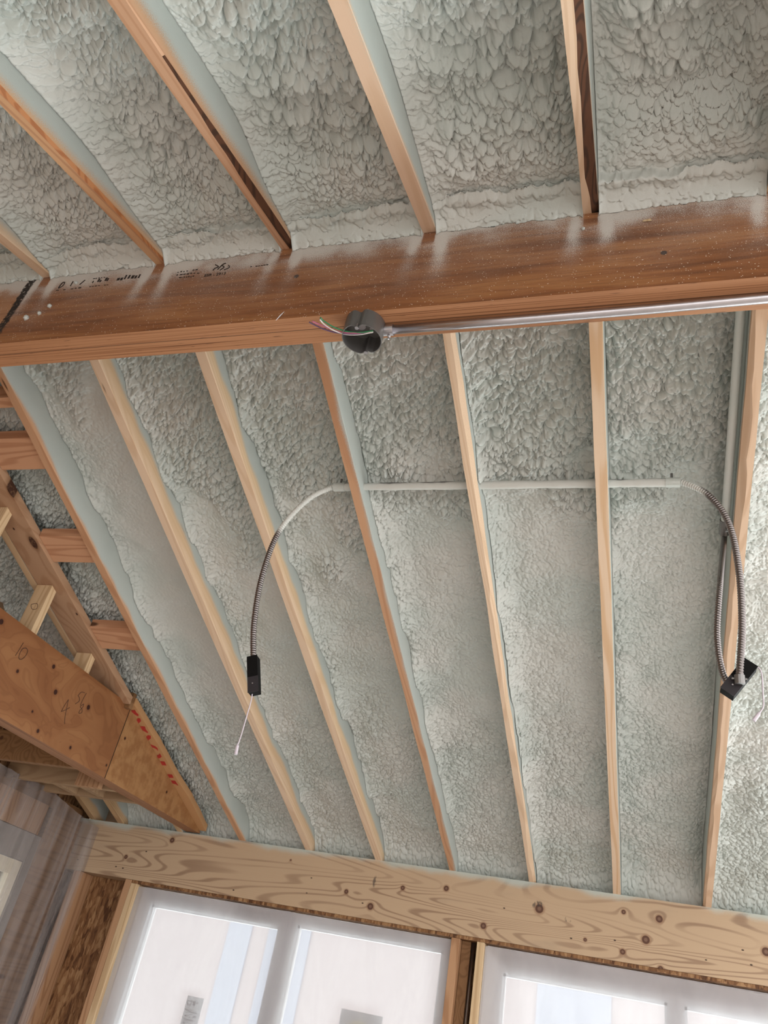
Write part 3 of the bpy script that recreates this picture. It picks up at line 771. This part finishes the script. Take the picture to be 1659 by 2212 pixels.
    me.loops.add(q.size); me.loops.foreach_set('vertex_index', q.astype(np.int32).ravel())
    me.polygons.add(len(q)); me.polygons.foreach_set('loop_start', np.arange(0, q.size, 4, dtype=np.int32))
    me.update(calc_edges=True)
    o = link('spray_foam', me, MAT['foam'], smooth=True)
    return tag(o, label, 'insulation', 'sprayed foam between rafters, window side' if side == 'F' else 'sprayed foam between rafters, near side')
YF0, YF1 = YB+WB+0.001, YH+0.085
FB = [ # x0, x1, label, Hc, HL, HR, uc, smooth
 (-3.14, XR0-2*S, None, .16, .12, .12, 3, 0),
 (XR0-2*S+RW, XR0-S, 'dim grey foam left of the cripple studs, behind the tapered beam', .15, .12, .12, 3, 0),
 (XR0-S+RW, XR0, 'shaded foam behind the short blocking pieces at the left', .13, .10, .10, 3, 0),
 (XR0+RW, XR0+S, 'smooth foam bay right of the spray-coated rafter with blocking', .135, .115, .12, .33, 1),
 (XR0+S+RW, XR0+2*S, 'foam bay between the two pale rafters left of the hanging conduit', .13, .115, .12, .95, .6),
 (XR0+2*S+RW, XR0+3*S, 'foam bay where the flexible conduit bends down from the pipe', .13, .11, .12, 1.05, .35),
 (XR0+3*S+RW, XR0+4*S, 'foam bay right of the orange-red rafter, under the round box', .12, .095, .11, .92, .3),
 (XR0+4*S+RW, XR0+5*S, 'foam bay between the wavy cream rafter and the straight one', .115, .06, .11, .88, .3),
 (XR0+5*S+RW, XR0+6*S, 'foam bay holding the pipe end and twin flexible conduits', .16, .15, .19, .85, .1),
 (XR0+6*S+RW, 0.90, 'foam at the right edge beyond the hanging black box', .12, .10, .10, .5, .2),
]
for i, (a, b, lb, hc, hl, hr, uc, sm) in enumerate(FB):
    if lb is None: continue
    foam_bay(lb, a, b, YF0, YF1, 'F', 100+i*41, hc, hl, hr, uc, 0.0030, sm)
NB = [
 (XN0-S+RW, XN0, 'sliver of foam in the upper left corner above the black joint', .17, .07, .10),
 (XN0+RW, XN0+S, 'near foam bay right of the leftmost rafter end', .18, .085, .10),
 (XN0+S+RW, XN0+2*S, 'near foam bay left of the rafter with dark bark strip', .19, .10, .12),
 (XN0+2*S+RW, XN0+3*S, 'near foam bay left of the clean pale wide rafter', .19, .13, .12),
 (XN0+3*S+RW, XN0+4*S, 'near foam bay right of the clean pale wide rafter', .19, .13, .14),
 (XN0+5*S+RW, 0.90, 'sliver of foam at the top right corner beyond the foam-coated rafter', .2, .15, .14),
 (XN0+4*S+RW, XN0+5*S, 'near foam bay at upper right beside the half-bark rafter', .24, .24, .14),
]
for i, (a, b, lb, hc, hl, hr) in enumerate(NB):
    foam_bay(lb, a, b, -0.10, YB-0.001, 'N', 900+i*53, hc, hl, hr, res=0.0026)
tag(MB().box(-3.28, 0.95, YB+.002, YB+WB-.002, ZB+HB, ZB+HB+0.0).build('trim_2', MAT['deck']), kind='structure') if False else None

# ------------------------------------------------------------------ left: sloped plate, cripples, blocking
pl_ = MB().slope_box(-2.531, -2.392, RIDGE_Y+0.05, 3.225, lambda y: FZ(y)-0.001, 0.038)
tag(pl_.build('top_plate', MAT['plate'], bevel=0.0015), 'wide flat sloping plate with dark knots, left of the blocking', 'plate')
CR = [(2.075, 'cripple stud at the left edge, highest of the three'), (2.48, 'middle cripple stud between the plate and tapered beam, marked with a circle'), (2.885, 'shortest cripple stud, lowest beside the tapered beam')]
for y, lb in CR:
    m = MB().hexa([(-2.531, y, zt+.0005), (-2.448, y, zt+.0005), (-2.448, y+.038, zt+.0005), (-2.531, y+.038, zt+.0005),
                   (-2.531, y, FZ(y)-.002), (-2.448, y, FZ(y)-.002), (-2.448, y+.038, FZ(y+.038)-.002), (-2.531, y+.038, FZ(y+.038)-.002)])
    o = tag(m.build('cripple_stud', MAT['stud_pale'], bevel=0.001), lb, 'stud', 'cripple studs on the tapered beam')
    if y == 2.48:
        c3 = lambda x, y_: (x*330/1622, 1050+y_*450/2212)
        MB().tube(stroke([c3(*q) for q in ((335, 1255), (395, 1250), (390, 1300), (345, 1308), (330, 1275), (335, 1255))], lambda q: onY(q, 2.4795)), 0.0011, 5).build('pencil_writing', MAT['pencil'], o)
BKS = [(1.786, 'blocking piece uppermost, at the left edge under the ridge beam'), (2.236, 'middle blocking piece between the plate and the coated rafter'), (2.738, 'lowest blocking piece, reddish, right of the plate')]
for y, lb in BKS:
    m = MB().slope_box(-2.391, XR0-0.002, y, y+.135, lambda v: FZ(v)+0.016, 0.038)
    tag(m.build('blocking', MAT['block'], bevel=0.001), lb, 'blocking', 'blocking between plate and coated rafter')
m = MB().slope_box(-2.391, XR0-0.002, 1.62, 1.66, lambda v: FZ(v)+0.012, 0.06)
tag(m.build('blocking', MAT['block']), 'thin dark blocking edge at the left border, above the other blocking', 'blocking', 'blocking between plate and coated rafter')
# board with red stencil lying on the tapered end
so = MB(); n = 26; ys = np.linspace(3.26, YH+0.0, n)
xr = -2.388+0.020*(vn1(ys*5, 3)-.35)*np.clip((YH-ys)*6, 0, 1)+0.006*(vn1(ys*24, 4)-.5)
for i in range(n-1):
    a, b = ys[i], ys[i+1]
    so.hexa([(-2.50, a, TF(a)+.001), (xr[i], a, TF(a)+.001), (xr[i+1], b, TF(b)+.001), (-2.50, b, TF(b)+.001),
             (-2.50, a, TF(a)+.036), (xr[i], a, TF(a)+.036), (xr[i+1], b, TF(b)+.036), (-2.50, b, TF(b)+.036)])
bmx = so
rbrd = bmx.build('stencilled_board', rm('stencil_wood', (0.50, 0.28, 0.13), (0.38, 0.19, 0.08), 9, seed=20.0))
tag(rbrd, 'strip of board with red stencil dashes on the tapered beam end', 'board')
rs = MB(); c5 = lambda x, y: (250+x*220/1390, 1480+y*350/2212)
SPL = lambda q: onF(q, 0.0212)
for poly in ([(205, 345), (265, 340), (280, 375), (312, 400), (310, 425), (255, 395)], [(278, 490), (300, 450), (335, 455), (345, 490), (315, 520)],
             [(318, 560), (400, 565), (408, 600), (440, 640), (440, 655), (385, 625), (340, 595)], [(405, 715), (440, 683), (478, 690), (480, 725), (445, 752), (425, 745)],
             [(455, 800), (540, 835), (570, 860), (578, 895), (555, 870), (470, 835)], [(552, 965), (590, 950), (600, 930), (628, 975), (600, 998), (570, 995)],
             [(596, 1038), (668, 1045), (692, 1095), (625, 1090)], [(690, 1215), (770, 1220), (790, 1265), (715, 1260)], [(735, 1300), (810, 1305), (855, 1370), (820, 1350), (755, 1335)], [(765, 1375), (800, 1385), (825, 1425)]):
    rs = MB(); p = [SPL(c5(*q)) for q in poly]; lift = np.array([0, -0.0004, -0.0012])
    b = len(rs.v); k_ = len(p); rs.v += [tuple(v) for v in p]+[tuple(v+lift) for v in p]
    rs.f.append(tuple(range(b, b+k_))); rs.f.append(tuple(range(b+k_, b+2*k_))); rs.mi += [0, 0]
    for i in range(k_): rs.f.append((b+i, b+(i+1) % k_, b+k_+(i+1) % k_, b+k_+i)); rs.mi.append(0)
    rs.build('red_stencil', MAT['redink'], rbrd)
bl = MB().box(-2.478, -2.40, 3.235, 3.262, TF(3.25)-0.028, TF(3.25)+0.05)
tag(bl.build('wood_wedge', MAT['brownboard']), 'dark wedge of wood at the plate end above the red stencil', 'wedge')
# joists and nailers between left wall and tapered beam
def joist(y0, y1, z0, z1, lb, x0=-3.24, x1=XLVL-0.0895, mat='joist'):
    return tag(MB().box(x0, x1, y0, y1, z0, z1).build('soffit_joist', MAT[mat], bevel=.001), lb, 'joist', 'short joists in the left corner')
zj = 0.775+Z0
joist(3.185, 3.223, zj, zj+.14, 'short joist nearest the viewer, under the tapered beam at left', mat='brownboard')
joist(3.55, 3.588, zj, zj+.14, 'middle short joist between wrapped wall and tapered beam')
joist(3.765, 3.803, zj, zj+.09, 'farthest short joist carrying the two rafter tails')
for x, lb in ((-2.955, 'left short spacer between the two farthest corner joists'), (-2.78, 'right short spacer between the two farthest corner joists')):
    tag(MB().box(x, x+.038, 3.589, 3.764, zj+.002, zj+.05).build('joist_spacer', MAT['joist']), lb, 'spacer', 'spacers between corner joists')
tag(MB().box(-2.74, -2.60, 3.49, 3.528, zj-.01, zj+.11).build('hanging_block', MAT['stud']), 'square wood block hanging beside the tapered beam, left corner', 'block')
tag(MB().box(-3.284, -3.24, 2.2, YS-.145, 0.735+Z0, 0.80+Z0).build('wall_plate', MAT['brownboard']), 'dark brown plate on top of the wrapped left wall', 'plate')

# ------------------------------------------------------------------ front wall framing
def stud(x0, x1, lb, mat='stud', y0=YH+0.002, y1=YS-0.003, z1=ZHB-.0005, name='wall_stud', ztop=None):
    return tag(MB().box(x0, x1, y0, y1, 0.0, z1).build(name, MAT[mat], bevel=.0015), lb, 'stud', 'front wall studs')
ZS = ZHB-0.017
stud(-3.160, -3.111, 'corner stud at left with rounded pinkish side, next to wrapped wall', z1=ZHB-.001)
stud(-2.804, -2.762, 'brown stud right of the strand board panel', z1=ZHB-.001)
stud(-2.7605, -2.722, 'stud with bright orange edge beside the left front window', z1=ZS, mat='stud_pale')
stud(-0.895, -0.853, 'pinkish stud at the right side of the left front window', z1=ZS)
stud(-0.767, -0.731, 'stud at the left side of the right front window', z1=ZS, mat='stud_pale')
stud(-0.852, -0.806, 'recessed brown stud between the two front windows', y0=YH+0.06, z1=ZS, mat='brownboard')
cn = MB().tube([(-0.796, YH+0.075, 0.3), (-0.796, YH+0.075, ZS)], 0.009, 14)
tag(cn.build('steel_conduit', MAT['steel'], smooth=True), 'vertical steel pipe in the gap between the front windows', 'conduit')

# windows
GY = YH+0.112
def pane_window(idx, x0, x1, panes, zbot, ztop):
    """panes: list of (xa, xb, za) glass openings"""
    root = bpy.data.objects.new('window_%d' % idx, None); COL.objects.link(root); root.location = ((x0+x1)/2, GY, zbot); root['_o'] = list(root.location); root['kind'] = 'structure'
    f = MB(); ya, yb_ = GY-0.03, GY+0.025
    xs = [x0]+[v for p_ in panes for v in p_[:2]]+[x1]
    for i in range(0, len(xs), 2): f.box(xs[i], xs[i+1], ya, yb_, zbot, ztop)
    for xa, xb, za in panes:
        f.box(xa-.0005, xb+.0005, ya+.001, yb_, za, ztop); f.box(xa-.0005, xb+.0005, ya, yb_, zbot, zbot+.06)
        # stepped inner bead
        f.box(xa-.0005, xb+.0005, ya+.02, yb_-.002, za-.012, za); f.box(xb-.012, xb, ya+.02, yb_-.002, zbot+.06, za); f.box(xa, xa+.012, ya+.02, yb_-.002, zbot+.06, za)
    f.build('window_frame', MAT['vinyl'], root, bevel=0.0)
    for xa, xb, za in panes:
        MB().box(xa+.001, xb-.001, GY+.008, GY+.013, zbot+.05, za-.002).build('window_pane', MAT['glass'], root)
    return root
gx = lambda q: onY(q, GY)
w1 = pane_window(1, -2.718, -0.900, [(gx((331, 1957))[0], gx((607, 2005))[0], (gx((340, 1955))[2]+gx((607, 2005))[2])/2), (gx((646, 1997))[0], gx((960, 2054))[0], gx((800, 2027))[2])], 0.76, ZS-.001)
w2 = pane_window(2, -0.728, 0.94, [(gx((1088, 2105))[0], gx((1441, 2163))[0], gx((1260, 2134))[2]), (gx((1478, 2170))[0], 0.86, gx((1560, 2190))[2])], 0.76, ZS-.001)
# label stickers on the panes
def sticker(name, q0, q1, q3, lb, mat, parent_lab=None):
    """flat paper label on the room side of the glass"""
    y = GY+0.006
    a, b, c = onY(q0, y), onY(q1, y), onY(q3, y); w_ = b[0]-a[0]; h_ = a[2]-c[2]
    o = MB().box(a[0], a[0]+w_, y, y+.0012, a[2]-h_, a[2]).build(name, MAT[mat]); tag(o, lb, 'label')
    return o, a, w_, h_, y
o, a, w_, h_, y = sticker('window_label', (406, 2150), (441, 2157), (372, 2290), 'grey printed label on the left pane of the left front window', 'label')
text_mesh('D', 0.036, (a[0]+.008, y-.0008, a[2]-.018), (0, 0, -1), (1, 0, 0), 'label_print', MAT['labelink'], o)
for (fx, fz, fw, fh) in ((.42, .07, .14, .07), (.62, .08, .1, .02), (.05, .215, .26, .015), (.30, .24, .5, .014), (.12, .30, .1, .02), (.40, .31, .06, .02), (.62, .29, .2, .03), (.1, .36, .6, .012), (.14, .41, .1, .02), (.06, .47, .8, .03), (.25, .56, .3, .05), (.2, .68, .55, .012), (.2, .74, .4, .012)):
    MB().box(a[0]+fx*w_, a[0]+(fx+fw)*w_, y-.0009, y-.0001, a[2]-(fz+fh)*h_, a[2]-fz*h_).build('label_print', MAT['labelink'], o)
o, a, w_, h_, y = sticker('window_label', (738, 2178), (828, 2192), (722, 2300), 'grey and cream printed label on the right pane of the left front window', 'label')
lc = MB().prism([(a[0]+w_*.5+math.cos(t)*w_*.36, a[2]-h_*.40+math.sin(t)*h_*.24) for t in np.linspace(0, math.pi, 14)]+[(a[0]+w_*.1, a[2]-h_*.75), (a[0]+w_*.9, a[2]-h_*.75)], 1, y-.0009, y-.0001)
lc.build('label_print', MAT['labelcream'], o)
# plastic film over the front windows
def film(name, grid, mat, lb, off):
    """grid: function (s,t)->point; wrinkled sheet with a small thickness"""
    ns, nt = 70, 50; V = []; F = []
    for lay in (0, 1):
        for i in range(ns+1):
            for j in range(nt+1):
                V.append(np.array(grid(i/ns, j/nt))+np.array(off)*lay)
    st_ = (ns+1)*(nt+1)
    for i in range(ns):
        for j in range(nt):
            a_ = i*(nt+1)+j; F.append((a_, a_+1, a_+nt+2, a_+nt+1))
    me = mesh_from(V[:st_], F, name)
    o = link(name, me, mat, smooth=True)
    return tag(o, lb, 'plastic sheet', 'clear plastic sheets over the windows')
def wr(a, b, seed, amp):
    a = np.array([a]); b = np.array([b])
    return float(amp*((vn(a*3, b*2, seed)-.5)*2+(vn(a*11, b*3, seed+1)-.5)*.8+(vn(a*30, b*7, seed+2)-.5)*.35)[0])
def front_film(x0, x1, seed, lb):
    def g(s, t):
        x = x0+(x1-x0)*s; z = (ZS-.009)-(ZS-.8)*t
        e = min(s, 1-s, t*1.2)*(x1-x0); e = min(1, e/0.10)
        return (x, YH+0.030+0.030*e+wr(s*1.7, t*1.5, seed, 0.010)*(0.4+.6*e), z+(1-min(1, t*20))*wr(s*6, 0, seed+9, .004))
    return film('plastic_sheet', g, MAT['film'], lb, (0, .0003, 0))
front_film(-2.720, -0.897, 5, 'clear plastic sheet taped over the left front window')
front_film(-0.729, 0.94, 15, 'clear plastic sheet taped over the right front window')

# left wall: boarded header and window behind wrinkled plastic
XW = -3.215
tag(MB().box(XW-.03, XW, 2.2, 3.955, 0.575+Z0, 0.735+Z0).build('wall_header', MAT['stud']), 'reddish board behind wrinkled plastic at the top of the left wall', 'board')
root = bpy.data.objects.new('window_3', None); COL.objects.link(root); root.location = (XW, 3.1, 0.8); root['_o'] = list(root.location); root['kind'] = 'structure'
fw = MB(); fw.box(XW-.05, XW+.005, 3.93, 3.99, 0.8, 0.570+Z0); fw.box(XW-.05, XW+.004, 2.2, 3.93, 0.43+Z0, 0.570+Z0)
fw.build('window_frame', MAT['greyvinyl'], root)
fs = MB(); fs.box(XW-.06, XW-.004, 2.2, 3.925, 0.355+Z0, 0.425+Z0); fs.box(XW-.06, XW-.004, 3.855, 3.925, 0.8, 0.355+Z0)
fs.build('window_sash', MAT['cream'], root)
MB().box(XW-.04, XW-.034, 2.2, 3.855, 0.8, 0.355+Z0).build('window_pane', MAT['glass'], root)
bay_backing = MB().box(XW-.06, XW, 3.995, YS-.15, 0, 0.73+Z0)  # fills the stud bay; its dark brown stands in for the shade there
tag(bay_backing.build('wall_stud', MAT['brownboard']), 'dark backing for the shaded stud bay in the wrapped left corner behind plastic', 'stud')
def lfilm(s, t):
    # along the left wall to the corner, then across to the corner stud
    L1 = 1.95; d = s*(L1+0.10)
    z = (0.795+Z0)-(1.35)*t
    if d < L1: x, y = XW+.075, 2.30+d
    else: x, y = XW+.075+(d-L1)*0.5, 2.30+d
    e = min(1.0, t*8)
    x += wr(s*3, t*2, 41, .006)*e+wr(s*12, t*0.8, 47, .0018)
    y = min(y, YH-0.004)
    return (x, y, z-0.055*max(0, (d-1.55))**1.0*(1-t)*3+wr(s*9, 0, 51, .006)*(1-e))
film('plastic_sheet', lfilm, MAT['film_side'], 'wrinkled plastic sheet wrapped over the left wall and its corner', (-.0003, 0, 0))
# pale house across the way, seen through the front windows
hs = empty('neighbour_house', (-1.5, 13, 0), 'pale house seen blurred through the front windows', 'house')
MB().box(-11, 1.2, 13, 16, 0, 4.6).build('house_wall', simple('pale_siding', (0.50, 0.455, 0.46), .7), hs)
for xa, xb in ((-6.3, -5.9), (-5.6, -4.9), (-1.4, -.4)):
    MB().box(xa, xb, 12.97, 13.0, 1.2, 3.6).build('house_window', simple('blue_grey_glass', (0.43, 0.475, 0.56), .8), hs)

# ------------------------------------------------------------------ electrical
ZC = ZB-0.0125
cond = empty('steel_conduit', (-0.1, YB+.055, ZB-.012), 'shiny steel pipe strapped along the underside of the ridge beam', 'conduit')
MB().tube([onZ(q, ZC) for q in ((835, 713.5), (1100, 693), (1400, 668), (1659, 644))]+[np.array([0.95, 1.262, ZC])], 0.0112, 20).build('conduit_pipe', MAT['steel'], cond, smooth=True)
cpt = onZ((832, 713.8), ZC)
cco = MB().tube([cpt+np.array([-.008, 0, 0]), cpt+np.array([.022, .0005, 0])], 0.0142, 20).build('conduit_connector', MAT['steel'], cond)
cc = MB(); cc.ball(cpt+np.array([.012, .004, -.017]), .0045); cc.tube([cpt+np.array([.012, .004, -.012]), cpt+np.array([.012, .006, -.026])], .0022, 8)
cc.build('set_screw', MAT['steel'], cco)
# round box with notched sides, open towards the floor
jc = onZ((786, 716), ZB-.027); jb = empty('junction_box', (jc[0], jc[1], ZB), 'round open steel junction box under the ridge beam with coloured wires', 'junction box')
def jr(t, r):
    d = min(abs(((t-math.pi/2+math.pi) % (2*math.pi))-math.pi), abs(((t+math.pi/2+math.pi) % (2*math.pi))-math.pi))
    return r-0.012*math.exp(-(d/0.20)**2)
NS = 72; jm = MB(); ring = []
for (r, z) in ((.050, 0), (.050, -.054), (.0478, -.054), (.0478, -.003)):
    b = len(jm.v); ring.append(b)
    for k in range(NS):
        t = 2*math.pi*k/NS; q = jr(t, r); jm.v.append((jc[0]+q*math.cos(t), jc[1]+q*math.sin(t), ZB-.0008+z))
for a, b in zip(ring[:-1], ring[1:]):
    for k in range(NS):
        k2 = (k+1) % NS; jm.f.append((a+k, a+k2, b+k2, b+k)); jm.mi.append(0)
jm.f.append(tuple(ring[0]+k for k in range(NS))); jm.f.append(tuple(ring[3]+k for k in range(NS))); jm.mi += [0, 0]
jm.build('box_shell', MAT['steel_dull'], jb, smooth=False)
for sx, sy in ((0, .0405), (0, -.0405), (.016, .006)):
    z_ = ZB-.057 if sy > .03 or sy < 0 else ZB-.012
    s_ = MB().tube([(jc[0]+sx, jc[1]+sy, z_+.012), (jc[0]+sx, jc[1]+sy, z_)], .0028, 8).tube([(jc[0]+sx, jc[1]+sy, z_), (jc[0]+sx, jc[1]+sy, z_-.003)], .0052, 10)
    s_.build('screw', MAT['steel'], jb)
kn = MB().tube([(jc[0]-.01, jc[1]-.002, ZB-.004), (jc[0]-.01, jc[1]-.002, ZB-.010)], .012, 16); kn.build('knockout', MAT['steel'], jb)
WZ = ZB-.050
for nm, lb, pts in (('green', 'green insulated wire reaching into the round steel box', [(806, 714), (780, 718), (750, 716), (722, 707), (700, 694), (692, 686)]),
                    ('white', 'white insulated wire below the green one at the round box', [(806, 717), (778, 722), (748, 722), (720, 713), (700, 700), (691, 690)]),
                    ('purple', 'dark purple insulated wire, lowest end left of the round box', [(800, 718), (770, 721), (730, 719), (700, 711), (680, 702), (668, 696)]),
                    ('pink', 'purplish red insulated wire between the purple and white wires', [(800, 716), (770, 719), (735, 717), (708, 708), (688, 700), (674, 694)])):
    w = MB().tube(smooth_path([onZ(q, WZ-.002*(i % 2)) for i, q in enumerate(pts)], 8), 0.0019, 8)
    tag(w.build('electrical_wire', MAT['w_'+nm], smooth=True), lb, 'wire', 'loose wires in the round box')

def flex(name, pts, r, mat, label, group=None, white_until=0.0):
    P = resample(smooth_path(pts, 14), 0.0013)
    t = np.arange(len(P))*0.0013
    rad = r*(1+0.12*np.sin(2*math.pi*t/0.0078))
    m = MB().tube(P, rad, 14)
    n = len(P); cut = int(white_until*n)
    for i in range(len(m.f)): m.mi[i] = 1 if i//14 < cut else 0
    return m, P
def ang(P, i): return
XC, YC = None, 2.022
pz = FZ(YC)
# horizontal pipe through the rafters
PIPEH = 0.045
pq = [onF(q, PIPEH) for q in ((728, 1050), (1460, 1045))]
yp = (pq[0][1]+pq[1][1])/2
ph = empty('steel_conduit', (pq[0][0], yp, pq[0][2]), 'foam-dusted horizontal pipe passing through the rafters mid slope', 'conduit')
A = np.array([pq[0][0], yp, FZ(yp)+PIPEH]); B = np.array([pq[1][0], yp, FZ(yp)+PIPEH])
k = NT('foam_dusted_steel', 0.5, 0.3); p_ = k.pos(); x_, y_, z_ = k.sep(p_)
ms = k.step(k.add(k.sub(z_, A[2]), k.mul(k.sub(k.noise(k.scale(p_, (9, 9, 9)), 1.0, 3), .55), .05)), 0.004, 0.012)
k.put(k.b.inputs['Metallic'], k.mul(ms, 0.9))
MAT['dusted'] = k.col(k.mix(ms, (0.56, 0.58, 0.55), (0.26, 0.25, 0.25)))
mm = MB(); L_ = np.linspace(0, 1, 160)
mm.tube([A+(B-A)*t for t in L_], 0.0118*(1+0.22*vn1(L_*26, 3)+0.08*vn1(L_*90, 5)), 16).build('conduit_pipe', MAT['dusted'], ph, smooth=True)
for E_, sgn in ((A, 1), (B, -1)):
    c_ = MB().tube([E_-np.array([.012*sgn, 0, 0]), E_+np.array([.030*sgn, 0, 0])], .0155, 16)
    co_ = c_.build('conduit_connector', MAT['foam'], ph)
    MB().tube([E_+np.array([.012*sgn, -.004, .012]), E_+np.array([.012*sgn, -.006, .030])], .004, 8).build('set_screw', MAT['steel_dull'], co_)
# foam-covered vertical run along the right rafter
V0, V1 = onF((1599, 640), .065), onF((1568, 1140), .065)
xv = min((V0[0]+V1[0])/2, XR0+6*S-.013)
rv = empty('steel_conduit', (xv, V1[1], V1[2]), 'foam-coated pipe running down beside the rightmost rafter', 'conduit')
MB().tube([np.array([xv, y, FZ(y)+.065]) for y in np.linspace(YB+WB+.02, V1[1], 40)], 0.0125, 16).build('conduit_pipe', MAT['foam'], rv, smooth=True)
VE = np.array([xv, V1[1], FZ(V1[1])+.065])
cq = MB().tube([VE+np.array([0, -.03, .010]), VE+np.array([0, .022, -.007])], .016, 16); cq.tube([VE+np.array([.004, -.012, -.012]), VE+np.array([.004, -.012, -.022])], .004, 8)
cq.build('conduit_connector', MAT['steel_dull'], rv)
k = NT('dusted_flex', 0.35, 0.4); p_ = k.pos(); x_, y_, z_ = k.sep(p_)
sd = k.step(k.add(z_, k.mul(k.sub(k.noise(p_, 25, 2), .5), .06)), 1.31+Z0, 1.36+Z0)
k.put(k.b.inputs['Metallic'], k.m_('SUBTRACT', 1.0, sd))
MAT['flexdust'] = k.col(k.mix(sd, (0.22, 0.20, 0.195), (0.58, 0.60, 0.57)))
k = NT('dusted_flex_right', 0.35, 0.4); p_ = k.pos(); x_, y_, z_ = k.sep(p_)
sd = k.step(k.add(x_, k.mul(k.sub(k.noise(p_, 25, 2), .5), .03)), .190, .165)
k.put(k.b.inputs['Metallic'], k.m_('SUBTRACT', 1.0, sd))
MAT['flexdust_r'] = k.col(k.mix(sd, (0.22, 0.20, 0.195), (0.58, 0.60, 0.57)))
FA = [A+np.array([.006, 0, 0]), A+np.array([-.02, 0, -.001])]+[onY(q, y) for q, y in (((664, 1080), 2.02), ((603, 1148), 2.015), ((566, 1245), 2.01), ((549, 1345), 2.01), ((547, 1426), 2.01))]
m, _ = flex('flexible_conduit', FA, 0.0088, None, '')
tag(m.build('flexible_conduit', MAT['flexdust'], smooth=True), 'single flexible metal conduit arching down to the left black box', 'conduit')
FBp = [B+np.array([-.006, 0, 0]), B+np.array([.02, 0, -.001])]+[onY(q, y) for q, y in (((1528, 1068), 2.03), ((1573, 1128), 2.02), ((1596, 1230), 2.01), ((1603, 1350), 2.00), ((1597, 1468), 1.985))]
m, _ = flex('flexible_conduit', FBp, 0.0088, None, '')
tag(m.build('flexible_conduit', MAT['flexdust_r'], smooth=True), 'front flexible metal conduit curving from the pipe end to the right black box', 'conduit')
FC = [VE+np.array([0, .012, -.004]), VE+np.array([0, .03, -.02])]+[onY(q, y) for q, y in (((1556, 1255), 2.09), ((1549, 1370), 2.06), ((1560, 1450), 2.04), ((1578, 1484), 2.02))]
m, _ = flex('flexible_conduit', FC, 0.0080, None, '')
tag(m.build('flexible_conduit', MAT['flexsteel'], smooth=True), 'rear flexible metal conduit dropping behind the right black box', 'conduit')
# hanging black boxes: a channel with a flat lid
def hang_box(c, axis, face, L, Wd, D, lb):
    """c: centre, axis: long direction, face: direction of the open front"""
    root = empty('black_junction_box', c, lb, 'junction box', 'black boxes on hanging conduits')
    ax = Vector(axis).normalized(); fc = Vector(face); fc = (fc-ax*fc.dot(ax)).normalized(); sd_ = ax.cross(fc); C_ = Vector(tuple(c))
    def bx(m, l0, l1, w0, w1, d0, d1):
        P_ = [C_+ax*l+sd_*w+fc*d for d in (d0, d1) for l, w in ((l0, w0), (l1, w0), (l1, w1), (l0, w1))]
        return m.hexa([tuple(v) for v in P_])
    t = .0016
    m = MB(); bx(m, -L/2, L/2, -Wd/2, Wd/2, -D/2, -D/2+t); bx(m, -L/2, L/2, -Wd/2, -Wd/2+t, -D/2, D/2); bx(m, -L/2, L/2, Wd/2-t, Wd/2, -D/2, D/2)
    bx(m, -L/2, -L/2+t, -Wd/2, Wd/2, -D/2, D/2); bx(m, L/2-t, L/2, -Wd/2, Wd/2, -D/2, D/2)
    m.build('box_body', MAT['black'], root, bevel=.0006)
    m = MB(); bx(m, -L/2-.001, L*.08, -Wd/2-.001, Wd/2+.001, D/2, D/2+t); m.build('box_lid', MAT['black'], root, bevel=.0005)
    m = MB(); bx(m, L*.08, L/2+.001, -Wd/2-.001, Wd/2+.001, D/2-.001, D/2+t-.001); o_ = m.build('box_cover', MAT['greyplastic'], root); o_['label'] = 'dark grey half cover'
    for l in (.28,):
        s_ = C_+ax*(L*l)+fc*(D/2+t); MB().tube([s_, s_+fc*.002], .0022, 10).build('screw', MAT['steel'], o_)
    return root
ca = (onY((549, 1426), 2.01)+onY((549, 1494), 2.01))/2
La = float(np.linalg.norm(onY((550, 1420), 2.01)-onY((548, 1497), 2.01)))
axa = onY((550, 1497), 2.01)-onY((548, 1420), 2.01)
hang_box(ca, axa, (.15, -1, -.25), La, .031, .030, 'upright black metal box at the end of the single hanging conduit')
YB2 = 2.00
b0, b1 = onY((1571, 1494), YB2), onY((1622, 1431), YB2)
hang_box((b0+b1)/2+np.array([0, .016, 0]), b0-b1, (-.1, -1, -.15), float(np.linalg.norm(b1-b0)), .036, .034, 'tilted black metal box where the twin conduits meet at right')
cl = MB(); e_ = onY((1598, 1468), 1.985); cl.tube([e_+np.array([0, 0, .012]), e_+np.array([0, .004, -.010])], .0125, 14); cl.tube([e_+np.array([-.018, .004, .004]), e_+np.array([.018, .004, .004])], .003, 8)
tag(cl.build('conduit_clamp', MAT['steel_dull']), 'steel clamp holding the conduit on the tilted black box', 'clamp')
def cable(pts, plug, lb, r=.0018):
    root = empty('signal_cable', pts[0], lb, 'cable', 'thin pale cables with plugs')
    MB().tube(smooth_path(pts, 8), r, 8).build('cable_cord', MAT['cable'], root, smooth=True)
    a, b = plug; a, b = np.array(a), np.array(b)
    MB().tube([a, a+(b-a)*.15, a+(b-a)*.2, b], [r*1.2, r*1.6, r*2.6, r*2.8], 10).build('cable_plug', MAT['cable'], root)
ya = 2.01
cable([onY(q, ya) for q in ((546, 1492), (542, 1515), (532, 1550), (521, 1588), (514, 1608))], (onY((514, 1606), ya), onY((509, 1630), ya)), 'thin pale cable with plug hanging below the upright black box')
cable([onY(q, 2.0) for q in ((1626, 1437), (1640, 1444), (1646, 1460), (1648, 1500), (1649, 1525), (1641, 1540))], (onY((1642, 1538), 2.0), onY((1628, 1557), 2.0)), 'thin lilac cable with plug trailing from the tilted black box')
for o in list(bpy.data.objects):
    if '_o' in o: del o['_o']
